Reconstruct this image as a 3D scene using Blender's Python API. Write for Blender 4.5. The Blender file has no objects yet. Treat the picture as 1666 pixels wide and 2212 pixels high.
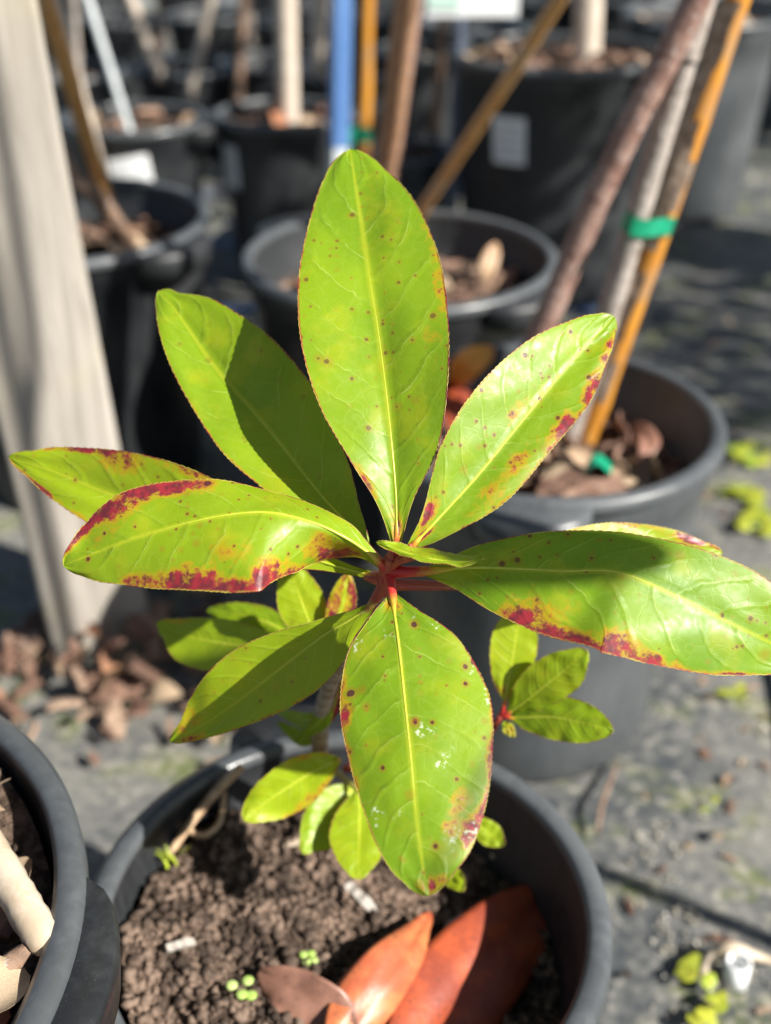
import bpy, math, random
from mathutils import Vector, noise
R = random.Random(7)
sc = bpy.context.scene

# ------------------------------------------------------------------ camera, world, sun, exposure
F = 2500.0                      # focal length in units of a 1666 x 2212 picture
CAM = Vector((0, 0, 0.76)); PITCH = math.radians(31)
SP, CP = math.sin(PITCH), math.cos(PITCH)
cd = bpy.data.cameras.new('camera'); cam = bpy.data.objects.new('camera', cd)
sc.collection.objects.link(cam); sc.camera = cam
cam.location = CAM; cam.rotation_euler = (math.pi/2 - PITCH, 0, 0)
cd.sensor_fit = 'VERTICAL'; cd.sensor_height = 24.0; cd.lens = 24.0*F/2212
cd.clip_start = 0.02; cd.clip_end = 500
cd.dof.use_dof = True; cd.dof.focus_distance = 0.475; cd.dof.aperture_fstop = 3.3

SUN = Vector((0.92, -0.52, 0.80)).normalized()      # towards the sun
EL = math.asin(SUN.z); AZ = math.atan2(SUN.x, SUN.y)
w = bpy.data.worlds.new('World'); sc.world = w; w.use_nodes = True
nt = w.node_tree; nt.nodes.clear()
sky = nt.nodes.new('ShaderNodeTexSky'); sky.sky_type = 'NISHITA'; sky.sun_disc = False
sky.sun_elevation = EL; sky.sun_rotation = AZ
bg = nt.nodes.new('ShaderNodeBackground'); bg.inputs[1].default_value = 0.050
wo = nt.nodes.new('ShaderNodeOutputWorld')
nt.links.new(sky.outputs[0], bg.inputs[0]); nt.links.new(bg.outputs[0], wo.inputs[0])
sl = bpy.data.lights.new('sun', 'SUN'); sl.energy = 5.0; sl.angle = math.radians(0.53); sl.color = (1, 0.955, 0.88)
so = bpy.data.objects.new('sun', sl); sc.collection.objects.link(so)
so.rotation_euler = SUN.to_track_quat('Z', 'Y').to_euler(); so.location = (2, -1, 3)
sc.view_settings.view_transform = 'Standard'; sc.view_settings.look = 'None'
sc.view_settings.exposure = 0.98; sc.view_settings.gamma = 1
sc.cycles.use_denoising = True
sc.cycles.max_bounces = 8; sc.cycles.transparent_max_bounces = 8
sc.cycles.caustics_reflective = False; sc.cycles.caustics_refractive = False

# ------------------------------------------------------------------ measuring helpers (picture position + distance -> place)
def P(u, v, d):
    x = (u-833)/F; y = (1106-v)/F
    return Vector((CAM.x + d*x, CAM.y + d*(CP + y*SP), CAM.z + d*(y*CP - SP)))
def dz(u, v, z):
    y = (1106-v)/F
    return (CAM.z - z)/(SP - y*CP)
def PZ(u, v, z): return P(u, v, dz(u, v, z))
def PY(u, v, yy):
    y = (1106-v)/F
    return P(u, v, yy/(CP + y*SP))

# ------------------------------------------------------------------ object helpers
COL = sc.collection
def mesh_obj(name, verts, faces, mat, parent=None, smooth=True, uvs=None):
    me = bpy.data.meshes.new(name); me.from_pydata([tuple(v) for v in verts], [], faces)
    if smooth: me.polygons.foreach_set('use_smooth', [True]*len(me.polygons))
    me.materials.append(mat); me.update()
    return link(name, me, parent)
def link(name, me, parent=None):
    o = bpy.data.objects.new(name, me); COL.objects.link(o)
    if parent is not None:
        o.parent = parent
        o.matrix_parent_inverse = parent.matrix_basis.inverted()
    return o
def thing(name, label, cat, loc=(0, 0, 0), group=None):
    o = bpy.data.objects.new(name, None); COL.objects.link(o); o.location = loc
    o.empty_display_size = 0.03
    return tag(o, label, cat, group)
def tag(o, label, cat, group=None, kind=None):
    if label: o['label'] = label
    if cat: o['category'] = cat
    if group: o['group'] = group
    if kind: o['kind'] = kind
    return o
def cr(pts, t):                                        # Catmull-Rom over tuples, t in 0..len-1
    n = len(pts); i = min(int(t), n-2); f = t-i
    p1, p2 = pts[i], pts[i+1]
    p0 = pts[i-1] if i > 0 else tuple(2*a-b for a, b in zip(p1, p2))
    p3 = pts[i+2] if i+2 < n else tuple(2*b-a for a, b in zip(p1, p2))
    return [0.5*((2*b) + (-a+c)*f + (2*a-5*b+4*c-d)*f*f + (-a+3*b-3*c+d)*f**3) for a, b, c, d in zip(p0, p1, p2, p3)]
def tube_geo(pts, radii, seg=8, cap=True, V=None, Fc=None, knob=0.0, rnd=None):
    V = [] if V is None else V; Fc = [] if Fc is None else Fc
    n = len(pts); ref = Vector((0.31, 0.12, 0.94)); b0 = len(V)
    for i in range(n):
        t = (pts[min(i+1, n-1)] - pts[max(i-1, 0)]).normalized()
        if abs(t.dot(ref)) > 0.97: ref = Vector((1, 0.1, 0))
        a = t.cross(ref).normalized(); b = t.cross(a)
        for k in range(seg):
            an = 2*math.pi*k/seg
            r = radii[i]*(1 + (knob*(rnd.random()-0.5) if rnd else 0))
            V.append(pts[i] + (a*math.cos(an) + b*math.sin(an))*r)
    for i in range(n-1):
        for k in range(seg):
            k2 = (k+1) % seg
            Fc.append((b0+i*seg+k, b0+i*seg+k2, b0+(i+1)*seg+k2, b0+(i+1)*seg+k))
    if cap:
        Fc.append(tuple(b0+k for k in range(seg))[::-1]); Fc.append(tuple(b0+(n-1)*seg+k for k in range(seg)))
    return V, Fc
def tube(name, pts, radii, mat, parent=None, seg=8, sub=6, knob=0.0, rnd=None):
    P4 = [tuple(p)+(r,) for p, r in zip(pts, radii)]
    m = (len(pts)-1)*sub; S = [cr(P4, i/sub) for i in range(m)] + [list(P4[-1])]
    V, Fc = tube_geo([Vector(s[:3]) for s in S], [max(s[3], 1e-5) for s in S], seg, knob=knob, rnd=rnd)
    return mesh_obj(name, V, Fc, mat, parent)

# ------------------------------------------------------------------ materials
class NT:
    def __init__(s, name):
        s.m = bpy.data.materials.new(name); s.m.use_nodes = True; s.t = s.m.node_tree
        s.b = s.t.nodes['Principled BSDF']; s.out = s.t.nodes['Material Output']
    def n(s, kind, **kw):
        nd = s.t.nodes.new('ShaderNode'+kind)
        for k, v in kw.items(): setattr(nd, k, v)
        return nd
    def put(s, sock, v):
        if hasattr(v, 'is_output') or isinstance(v, bpy.types.NodeSocket): s.t.links.new(v, sock)
        elif isinstance(v, (tuple, list)) and len(v) == 3 and sock.type == 'RGBA': sock.default_value = (*v, 1)
        else: sock.default_value = v
    def ma(s, op, a, b=0.0, c=0.0, clamp=False):
        nd = s.n('Math', operation=op, use_clamp=clamp)
        for i, v in enumerate((a, b, c)): s.put(nd.inputs[i], v)
        return nd.outputs[0]
    def mix(s, f, a, b, mode='MIX'):
        nd = s.n('Mix', data_type='RGBA', blend_type=mode)
        s.put(nd.inputs[0], f); s.put(nd.inputs[6], a); s.put(nd.inputs[7], b)
        return nd.outputs[2]
    def ramp(s, x, lo, hi, a=0.0, b=1.0):
        nd = s.n('MapRange', interpolation_type='SMOOTHSTEP')
        for i, v in enumerate((x, lo, hi, a, b)): s.put(nd.inputs[i], v)
        return nd.outputs[0]
    def co(s, which='Object'): return s.n('TexCoord').outputs[which]
    def pos(s): return s.n('NewGeometry').outputs['Position']
    def noise(s, vec, scale, detail=4, rough=0.55, dist=0.0, col=False):
        nd = s.n('TexNoise'); s.put(nd.inputs['Vector'], vec); s.put(nd.inputs['Scale'], scale)
        nd.inputs['Detail'].default_value = detail; nd.inputs['Roughness'].default_value = rough
        nd.inputs['Distortion'].default_value = dist
        return nd.outputs['Color' if col else 'Fac']
    def voro(s, vec, scale, feature='F1', out='Distance', rnd=1.0):
        nd = s.n('TexVoronoi', feature=feature); s.put(nd.inputs['Vector'], vec); s.put(nd.inputs['Scale'], scale)
        nd.inputs['Randomness'].default_value = rnd
        return nd.outputs[out]
    def mapv(s, vec, sc_):
        nd = s.n('Mapping'); s.put(nd.inputs[0], vec); nd.inputs['Scale'].default_value = sc_
        return nd.outputs[0]
    def bump(s, h, strength=0.3, dist=0.001):
        nd = s.n('Bump'); s.put(nd.inputs['Height'], h); nd.inputs['Strength'].default_value = strength
        nd.inputs['Distance'].default_value = dist
        s.t.links.new(nd.outputs[0], s.b.inputs['Normal']); return nd.outputs[0]
    def attr(s, name):
        return s.n('Attribute', attribute_name=name).outputs['Fac']
    def set(s, color=None, rough=None, spec=None, **kw):
        if color is not None: s.put(s.b.inputs['Base Color'], color)
        if rough is not None: s.put(s.b.inputs['Roughness'], rough)
        if spec is not None: s.put(s.b.inputs['Specular IOR Level'], spec)
        for k, v in kw.items(): s.put(s.b.inputs[k], v)
        return s.m

def leaf_material(name, greens, trans=0.27, yellow=0.34):
    g = NT(name); uv = g.n('UVMap').outputs[0]
    sp = g.n('SeparateXYZ'); g.put(sp.inputs[0], uv); U, Vv = sp.outputs[0], sp.outputs[1]
    ob = g.pos()
    sd = g.ma('SUBTRACT', g.ma('MULTIPLY', U, 2.0), 1.0); s = g.ma('ABSOLUTE', sd)
    nz = g.noise(ob, 55, 3); nz2 = g.noise(ob, 22, 2); nf = g.noise(ob, 260, 3)
    # side veins: arcs running forward from the midrib
    curve = g.ma('MULTIPLY', g.ma('POWER', s, 1.35), 1.55)
    c = g.ma('SUBTRACT', g.ma('MULTIPLY', Vv, 9.0), curve)
    c = g.ma('ADD', c, g.ma('MULTIPLY', g.ma('GREATER_THAN', U, 0.5), 0.43))
    c = g.ma('ADD', c, g.ma('MULTIPLY', g.ma('SUBTRACT', nz, 0.5), 0.75))
    fr = g.ma('ABSOLUTE', g.ma('SUBTRACT', g.ma('FRACT', c), 0.5))
    fade = g.ramp(s, 0.72, 0.98, 1.0, 0.0)
    vein = g.ma('MULTIPLY', g.ramp(fr, 0.0, 0.022, 1.0, 0.0), fade)
    veinw = g.ma('MULTIPLY', g.ramp(fr, 0.0, 0.16, 1.0, 0.0), fade)
    breakup = g.ramp(g.noise(ob, 95, 2), 0.42, 0.60)
    vein = g.ma('MULTIPLY', vein, g.ma('ADD', g.ma('MULTIPLY', breakup, 0.8), 0.2))
    wob = g.n('VectorMath', operation='ADD'); g.put(wob.inputs[0], ob)
    wm = g.n('VectorMath', operation='SCALE'); g.put(wm.inputs[0], g.noise(ob, 120, 2, col=True)); wm.inputs[3].default_value = 0.008
    g.put(wob.inputs[1], wm.outputs[0])
    ret = g.ramp(g.voro(wob.outputs[0], 120, 'DISTANCE_TO_EDGE'), 0.0, 0.06, 1.0, 0.0)
    ret2 = g.ramp(g.voro(wob.outputs[0], 420, 'DISTANCE_TO_EDGE'), 0.0, 0.10, 1.0, 0.0)
    # colour
    tint = g.attr('tint')
    col = g.mix(g.ramp(nz2, 0.32, 0.68), greens[0], greens[1])
    col = g.mix(tint, col, greens[2])
    col = g.mix(g.ma('MULTIPLY', g.ramp(nz, 0.50, 0.72), yellow), col, (0.46, 0.44, 0.015))
    col = g.mix(g.ma('MULTIPLY', ret, 0.09), col, (0.42, 0.55, 0.09))
    col = g.mix(g.ma('MULTIPLY', ret2, 0.04), col, (0.42, 0.55, 0.09))
    col = g.mix(g.ma('MULTIPLY', vein, 0.50), col, (0.52, 0.62, 0.16))
    mid = g.ramp(s, 0.0, 0.075, 1.0, 0.0)
    col = g.mix(g.ma('MULTIPLY', mid, 0.55), col, (0.50, 0.55, 0.03))
    # blemishes: autumn red and leaf spots
    red = g.attr('red')
    rr = g.ma('ADD', red, g.ma('MULTIPLY', g.ma('SUBTRACT', g.noise(ob, 125, 6, 0.72), 0.5), g.ramp(red, 0.02, 0.45, 0.0, 1.75)))
    col = g.mix(g.ramp(rr, 0.20, 0.48, 0, 0.75), col, (0.50, 0.30, 0.012))
    col = g.mix(g.ramp(rr, 0.42, 0.66, 0, 0.95), col, g.mix(g.ramp(nf, 0.35, 0.65), (0.34, 0.016, 0.045), (0.13, 0.010, 0.035)))
    def spots(scale, thr, size, colr, amt):
        nonlocal col
        vn = g.n('TexVoronoi'); g.put(vn.inputs['Vector'], ob); vn.inputs['Scale'].default_value = scale
        sx = g.n('SeparateColor'); g.put(sx.inputs[0], vn.outputs['Color'])
        on = g.ma('MULTIPLY', g.ma('GREATER_THAN', sx.outputs[0], thr), g.attr('spotty'))
        wd = g.ma('MULTIPLY', sx.outputs[1], size)
        dd = g.ma('ADD', vn.outputs['Distance'], g.ma('MULTIPLY', g.ma('SUBTRACT', nf, 0.5), 0.12))
        k = g.ma('MULTIPLY', on, g.ma('LESS_THAN', dd, wd))
        halo = g.ma('MULTIPLY', on, g.ramp(dd, wd, g.ma('MULTIPLY', wd, 2.6), 0.4, 0.0))
        col = g.mix(halo, col, (0.36, 0.13, 0.02)); col = g.mix(g.ma('MULTIPLY', k, amt), col, colr)
    spots(150, 0.62, 0.20, (0.09, 0.018, 0.022), 0.9)
    spots(290, 0.72, 0.22, (0.10, 0.035, 0.02), 0.75)
    spots(85, 0.78, 0.15, (0.075, 0.02, 0.03), 0.9)
    # pale scuffs
    scf = g.ma('MULTIPLY', g.ma('MULTIPLY', g.ramp(g.noise(ob, 60, 2), 0.56, 0.64), g.ramp(g.noise(ob, 620, 3), 0.55, 0.62)), g.attr('scuff'))
    col = g.mix(scf, col, (0.62, 0.70, 0.50))
    col = g.mix(g.ramp(s, 0.972, 0.995), col, g.mix(g.ramp(g.noise(ob, 130, 2), 0.4, 0.6), (0.34, 0.03, 0.03), (0.42, 0.33, 0.05)))
    h = g.ma('ADD', g.ma('MULTIPLY', veinw, -0.40), g.ma('MULTIPLY', ret, -0.06))
    h = g.ma('ADD', h, g.ma('MULTIPLY', nz, 0.9)); h = g.ma('ADD', h, g.ma('MULTIPLY', nf, 0.10))
    nrm = g.bump(h, 0.30, 0.0012)
    g.set(col, g.ramp(nf, 0.3, 0.7, 0.36, 0.50), 0.40)
    tr = g.n('BsdfTranslucent')
    g.put(tr.inputs[0], g.mix(1.0, col, (1.35, 1.05, 0.35), 'MULTIPLY')); g.put(tr.inputs[1], nrm)
    mx = g.n('MixShader'); mx.inputs[0].default_value = trans
    g.t.links.new(g.b.outputs[0], mx.inputs[1]); g.t.links.new(tr.outputs[0], mx.inputs[2])
    g.t.links.new(mx.outputs[0], g.out.inputs[0])
    return g.m

LEAF = leaf_material('glossy_leaf', ((0.115, 0.258, 0.009), (0.195, 0.342, 0.010), (0.300, 0.405, 0.008)))
def simple(name, c1, c2, rough, scale=40, bump=0.3, bd=0.001, spec=0.5, stretch=(1, 1, 1), lo=0.35, hi=0.65, world=False, detail=4):
    g = NT(name); v = g.mapv(g.pos() if world else g.co(), stretch); nz = g.noise(v, scale, detail)
    nf = g.noise(v, scale*5, 3)
    g.set(g.mix(g.ramp(g.ma('ADD', nz, g.ma('MULTIPLY', g.ma('SUBTRACT', nf, 0.5), 0.35)), lo, hi), c1, c2), rough, spec)
    if bump: g.bump(g.ma('ADD', nz, g.ma('MULTIPLY', nf, 0.4)), bump, bd)
    return g.m
MIDRIB = simple('midrib', (0.42, 0.50, 0.03), (0.52, 0.55, 0.06), 0.35, 200, 0)
MARGIN = simple('leaf_margin', (0.22, 0.025, 0.03), (0.40, 0.36, 0.06), 0.4, 110, 0, world=True, lo=0.40, hi=0.56)
def petiole_mat(name, a, b):
    g = NT(name); nz = g.noise(g.pos(), 240, 3); f = g.ma('ADD', g.attr('along'), g.ma('MULTIPLY', g.ma('SUBTRACT', nz, 0.5), 0.5))
    g.bump(nz, 0.2, 0.0006)
    return g.set(g.mix(g.ramp(f, 0.30, 0.72), a, b), 0.36, 0.45)
PETIOLE = petiole_mat('red_petiole', (0.46, 0.030, 0.028), (0.50, 0.42, 0.03))
PETGREEN = petiole_mat('green_petiole', (0.36, 0.30, 0.07), (0.42, 0.46, 0.08))
SHOOT = simple('shoot', (0.34, 0.045, 0.03), (0.42, 0.10, 0.04), 0.5, 200, 0.3)
STEM = simple('shrub_stem', (0.20, 0.14, 0.11), (0.36, 0.30, 0.25), 0.75, 160, 0.6)
YSTEM = petiole_mat('young_stem', (0.30, 0.05, 0.035), (0.34, 0.34, 0.05))

def pot_material(name, c1, c2, rough=0.42):
    g = NT(name); o = g.co(); p = g.pos()
    du = g.noise(p, 9, 4); fi = g.noise(g.mapv(p, (1, 1, 0.12)), 140, 3); sp_ = g.noise(p, 420, 2)
    f = g.ma('ADD', g.ma('MULTIPLY', du, 0.7), g.ma('MULTIPLY', fi, 0.4))
    col = g.mix(g.ramp(f, 0.40, 0.72), c1, c2)
    col = g.mix(g.ramp(g.noise(p, 800, 2), 0.66, 0.76, 0, 0.22), col, (0.16, 0.14, 0.11))
    g.bump(g.ma('ADD', fi, g.ma('MULTIPLY', sp_, 0.3)), 0.15, 0.001)
    return g.set(col, g.ramp(du, 0.3, 0.7, rough-0.08, rough+0.14), 0.5)
POT = pot_material('black_pot_plastic', (0.012, 0.013, 0.015), (0.034, 0.037, 0.040))
POTG = pot_material('grey_pot_plastic', (0.062, 0.068, 0.073), (0.098, 0.107, 0.114), 0.34)  # lighter grey version of the pot plastic; every rim uses it
SOIL = simple('potting_soil', (0.050, 0.034, 0.025), (0.165, 0.115, 0.085), 0.9, 130, 0.9, 0.004, 0.2)
CRUMB = simple('soil_crumb', (0.035, 0.024, 0.018), (0.20, 0.14, 0.105), 0.85, 60, 0.4, 0.001, 0.25, world=True)
def obj_random(name, cols, rough, scale=90, bump=0.5, spec=0.3, stretch=(1, 1, 1)):
    g = NT(name); r = g.n('ObjectInfo').outputs['Random']
    cr_ = g.n('ValToRGB'); g.put(cr_.inputs[0], r); el = cr_.color_ramp.elements
    while len(el) < len(cols): el.new(0.5)
    for i, c in enumerate(cols): el[i].position = i/(len(cols)-1); el[i].color = (*c, 1)
    v = g.mapv(g.co(), stretch); nz = g.noise(v, scale, 4); nf = g.noise(v, scale*5, 3)
    g.set(g.mix(g.ramp(nz, 0.3, 0.7, 0.0, 0.55), cr_.outputs[0], g.mix(0.6, cr_.outputs[0], (0.10, 0.06, 0.04))), rough, spec)
    g.bump(g.ma('ADD', nz, g.ma('MULTIPLY', nf, 0.5)), bump, 0.002)
    return g.m
BARK = obj_random('bark_chip', ((0.12, 0.06, 0.042), (0.36, 0.22, 0.16), (0.24, 0.135, 0.10), (0.50, 0.36, 0.26), (0.17, 0.09, 0.065), (0.42, 0.27, 0.19)), 0.8, 60, 0.7, stretch=(0.3, 1, 1))
LITTER = obj_random('dry_litter', ((0.42, 0.33, 0.22), (0.30, 0.19, 0.12), (0.55, 0.42, 0.28), (0.36, 0.14, 0.07)), 0.7, 60, 0.4)
def dead_leaf_mat(name, a, b, c):
    g = NT(name); p = g.pos(); n1 = g.noise(p, 45, 5, 0.6); n2 = g.noise(p, 300, 3)
    col = g.mix(g.ramp(n1, 0.35, 0.62), a, b); col = g.mix(g.ramp(n2, 0.58, 0.7, 0, 0.6), col, c)
    g.bump(g.ma('ADD', n1, g.ma('MULTIPLY', n2, 0.2)), 0.3, 0.002)
    return g.set(col, 0.42, 0.45)
DEAD_RED = dead_leaf_mat('dead_leaf_red', (0.40, 0.080, 0.028), (0.25, 0.050, 0.026), (0.11, 0.035, 0.022))
DEAD_ORANGE = dead_leaf_mat('dead_leaf_orange', (0.56, 0.19, 0.07), (0.42, 0.10, 0.045), (0.20, 0.08, 0.05))
DEAD_BROWN = dead_leaf_mat('dead_leaf_brown', (0.33, 0.17, 0.12), (0.24, 0.12, 0.085), (0.13, 0.07, 0.05))
DEAD_TAN = dead_leaf_mat('dead_leaf_tan', (0.52, 0.36, 0.22), (0.42, 0.26, 0.15), (0.28, 0.15, 0.09))
DEAD_BRIGHT = dead_leaf_mat('dead_leaf_bright', (0.70, 0.22, 0.02), (0.66, 0.30, 0.05), (0.40, 0.08, 0.05))
TWIG = simple('dry_twig', (0.40, 0.25, 0.14), (0.55, 0.40, 0.25), 0.7, 90, 0.5)
PALESTICK = simple('pale_stick', (0.46, 0.36, 0.25), (0.56, 0.47, 0.36), 0.7, 70, 0.3, stretch=(1, 1, 0.3))
CHIPWHITE = simple('bleached_chip', (0.30, 0.26, 0.22), (0.52, 0.48, 0.43), 0.7, 70, 0.4)
SPROUT = simple('sprout', (0.30, 0.45, 0.08), (0.45, 0.56, 0.20), 0.5, 80, 0)
WEED = obj_random('weed_leaf', ((0.32, 0.40, 0.03), (0.46, 0.48, 0.04), (0.22, 0.33, 0.03)), 0.5, 60, 0.1)

def bamboo_mat(name, a, b, c):
    g = NT(name); p = g.co(); st = g.mapv(p, (1, 1, 0.10)); n1 = g.noise(st, 90, 4); n2 = g.noise(p, 14, 3)
    col = g.mix(g.ramp(n1, 0.35, 0.68), a, b); col = g.mix(g.ramp(n2, 0.55, 0.70, 0, 0.8), col, c)
    g.bump(n1, 0.3, 0.001)
    return g.set(col, 0.42, 0.4)
BAMBOO = bamboo_mat('bamboo_orange', (0.58, 0.26, 0.035), (0.46, 0.19, 0.03), (0.40, 0.24, 0.12))
BAMBOO2 = bamboo_mat('bamboo_tan', (0.62, 0.36, 0.14), (0.52, 0.27, 0.09), (0.52, 0.36, 0.21))
SHEATH = simple('peeling_sheath', (0.24, 0.17, 0.12), (0.40, 0.31, 0.24), 0.85, 120, 0.6)
def bark_mat(name, a, b, c):
    g = NT(name); p = g.co(); n1 = g.noise(p, 60, 5, 0.65); n2 = g.noise(p, 230, 4); sp_ = g.voro(p, 110)
    col = g.mix(g.ramp(n1, 0.36, 0.62), a, b); col = g.mix(g.ramp(sp_, 0.12, 0.26, 0.65, 0.0), col, c)
    col = g.mix(g.ramp(n2, 0.60, 0.68, 0, 0.5), col, (0.55, 0.50, 0.45))
    g.bump(g.ma('ADD', n1, g.ma('MULTIPLY', n2, 0.5)), 0.7, 0.003)
    return g.set(col, 0.7, 0.3)
BARK_RED = bark_mat('bark_red_brown', (0.22, 0.12, 0.095), (0.34, 0.22, 0.18), (0.46, 0.40, 0.36))
BARK_GREY = bark_mat('bark_grey', (0.28, 0.24, 0.21), (0.42, 0.37, 0.33), (0.52, 0.48, 0.44))
BARK_TAN = bark_mat('bark_tan', (0.46, 0.26, 0.14), (0.38, 0.22, 0.14), (0.52, 0.40, 0.30))
BARK_PALE = bark_mat('bark_pale', (0.50, 0.42, 0.34), (0.60, 0.52, 0.44), (0.42, 0.34, 0.26))
BARK_DARK = bark_mat('bark_dark', (0.15, 0.095, 0.065), (0.25, 0.16, 0.11), (0.30, 0.24, 0.20))
BLUE = simple('blue_paint', (0.075, 0.17, 0.40), (0.13, 0.25, 0.50), 0.4, 30, 0.15, stretch=(1, 1, 0.2))
WHITEMETAL = simple('white_stake', (0.55, 0.60, 0.62), (0.68, 0.72, 0.74), 0.35, 30, 0.1)
GREYBLUE = simple('grey_stake', (0.07, 0.09, 0.13), (0.11, 0.13, 0.18), 0.45, 30, 0.1)
TAPE = simple('green_tape', (0.008, 0.25, 0.13), (0.012, 0.34, 0.19), 0.28, 50, 0.4, 0.002, 0.6)
CARD = simple('white_card', (0.78, 0.80, 0.80), (0.82, 0.83, 0.83), 0.5, 60, 0)
CARDPRINT = simple('card_print', (0.50, 0.70, 0.60), (0.55, 0.74, 0.64), 0.5, 60, 0)
INK = simple('grey_ink', (0.45, 0.46, 0.48), (0.55, 0.56, 0.57), 0.6, 60, 0)

def wood_mat():
    g = NT('weathered_post'); p = g.co(); st = g.mapv(p, (1, 1, 0.055)); n1 = g.noise(st, 70, 5, 0.6, 0.6); n2 = g.noise(st, 300, 3); n3 = g.noise(p, 7, 3)
    col = g.mix(g.ramp(n1, 0.34, 0.64), (0.27, 0.245, 0.21), (0.41, 0.375, 0.33))
    col = g.mix(g.ramp(n3, 0.52, 0.72, 0, 0.5), col, (0.40, 0.36, 0.22))
    col = g.mix(g.ramp(n2, 0.60, 0.72, 0, 0.45), col, (0.20, 0.17, 0.14))
    g.bump(g.ma('ADD', n1, g.ma('MULTIPLY', n2, 0.5)), 0.5, 0.003)
    return g.set(col, 0.85, 0.2)
POSTW = wood_mat()

def ground_mat(name, light=0.0):
    g = NT(name); p = g.pos()
    n1 = g.noise(p, 3.2, 5, 0.6); n2 = g.noise(p, 14, 5, 0.62); n3 = g.noise(p, 90, 4, 0.6); n4 = g.noise(p, 7, 4, 0.6)
    wv = g.n('TexWave', wave_type='BANDS', bands_direction='X'); g.put(wv.inputs[0], p); wv.inputs['Scale'].default_value = 230
    wv2 = g.n('TexWave', wave_type='BANDS', bands_direction='Y'); g.put(wv2.inputs[0], p); wv2.inputs['Scale'].default_value = 150
    weave = g.ma('MULTIPLY', wv.outputs['Fac'], wv2.outputs['Fac'])
    dark = (0.065, 0.074, 0.082) if not light else (0.15, 0.17, 0.185)
    dust = (0.25, 0.245, 0.22) if not light else (0.27, 0.28, 0.28)
    col = g.mix(g.ramp(g.ma('ADD', n1, g.ma('MULTIPLY', g.ma('SUBTRACT', n3, 0.5), 0.5)), 0.36, 0.62), dark, dust)
    col = g.mix(g.ramp(weave, 0.1, 0.6, 0.25, 0.0), col, (0.03, 0.03, 0.03))
    if not light:
        moss = g.ma('MULTIPLY', g.ramp(n2, 0.50, 0.64), g.ramp(n4, 0.42, 0.60))
        col = g.mix(g.ma('MULTIPLY', moss, 0.85), col, g.mix(g.ramp(n3, 0.4, 0.6), (0.12, 0.15, 0.045), (0.22, 0.22, 0.11)))
        sx = g.n('SeparateXYZ'); g.put(sx.inputs[0], p)
        # woven blue guide threads of the weed fabric, one every 0.37 m
        fy = g.ma('FRACT', g.ma('DIVIDE', g.ma('SUBTRACT', sx.outputs[1], 1.985), 0.37))
        st = g.ma('MULTIPLY', g.ma('LESS_THAN', fy, 0.085), g.ma('MULTIPLY', g.ma('GREATER_THAN', sx.outputs[1], 1.9), g.ma('LESS_THAN', sx.outputs[0], 0.42)))
        col = g.mix(g.ma('MULTIPLY', st, g.ramp(n2, 0.40, 0.55)), col, (0.06, 0.17, 0.42))
    col = g.mix(g.ramp(g.ma('ADD', n3, g.ma('MULTIPLY', g.ma('SUBTRACT', n2, 0.5), 0.5)), 0.56, 0.70, 0, 0.7), col, (0.36, 0.345, 0.30))
    g.bump(g.ma('ADD', g.ma('MULTIPLY', weave, 0.25), g.ma('ADD', n2, g.ma('MULTIPLY', n3, 0.6))), 0.5, 0.004)
    return g.set(col, g.ramp(n2, 0.35, 0.65, 0.5, 0.75), 0.35)
GROUND = ground_mat('weed_fabric'); STRIP = ground_mat('fabric_strip', 1)

# ------------------------------------------------------------------ the ground
gv, gf, N = [], [], 60
def gz(x, y): return 0.010*(noise.noise(Vector((x*1.7, y*1.7, 3))) + 0.4*noise.noise(Vector((x*6, y*6, 1)))) - 0.004
xs = [-60, -20, -8, -4] + [-3+i*0.08 for i in range(76)] + [4, 8, 20, 60]
ys = [-60, -20, -6, -2, -1] + [-0.5+i*0.08 for i in range(82)] + [8, 12, 25, 80, 200]
for y in ys:
    for x in xs: gv.append((x, y, gz(x, y) if abs(x) < 5 and y < 8 else 0))
for j in range(len(ys)-1):
    for i in range(len(xs)-1):
        a = j*len(xs)+i; gf.append((a, a+1, a+1+len(xs), a+len(xs)))
tag(mesh_obj('ground', gv, gf, GROUND), 'black woven weed fabric spread under all the pots', None, kind='structure')
# overlapping second width of fabric on the right
a, b = PZ(1640, 1350, 0), PZ(1600, 2260, 0)
sv, sf = [], []
for i in range(40):
    t = i/39; x0 = b.x + (a.x-b.x)*t + 0.004*math.sin(t*9); y = b.y - 0.5 + (a.y-b.y+0.5)*t
    for k, xx in enumerate((x0, x0+0.02, x0+0.25, x0+0.6)): sv.append((xx, y, gz(xx, y)+(0.008 if k else 0.010)))
for i in range(39):
    for k in range(3): q = i*4+k; sf.append((q, q+1, q+5, q+4))
tag(mesh_obj('fabric_strip', sv, sf, STRIP), 'second width of grey weed fabric lapped over the first', None, kind='structure')

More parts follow.
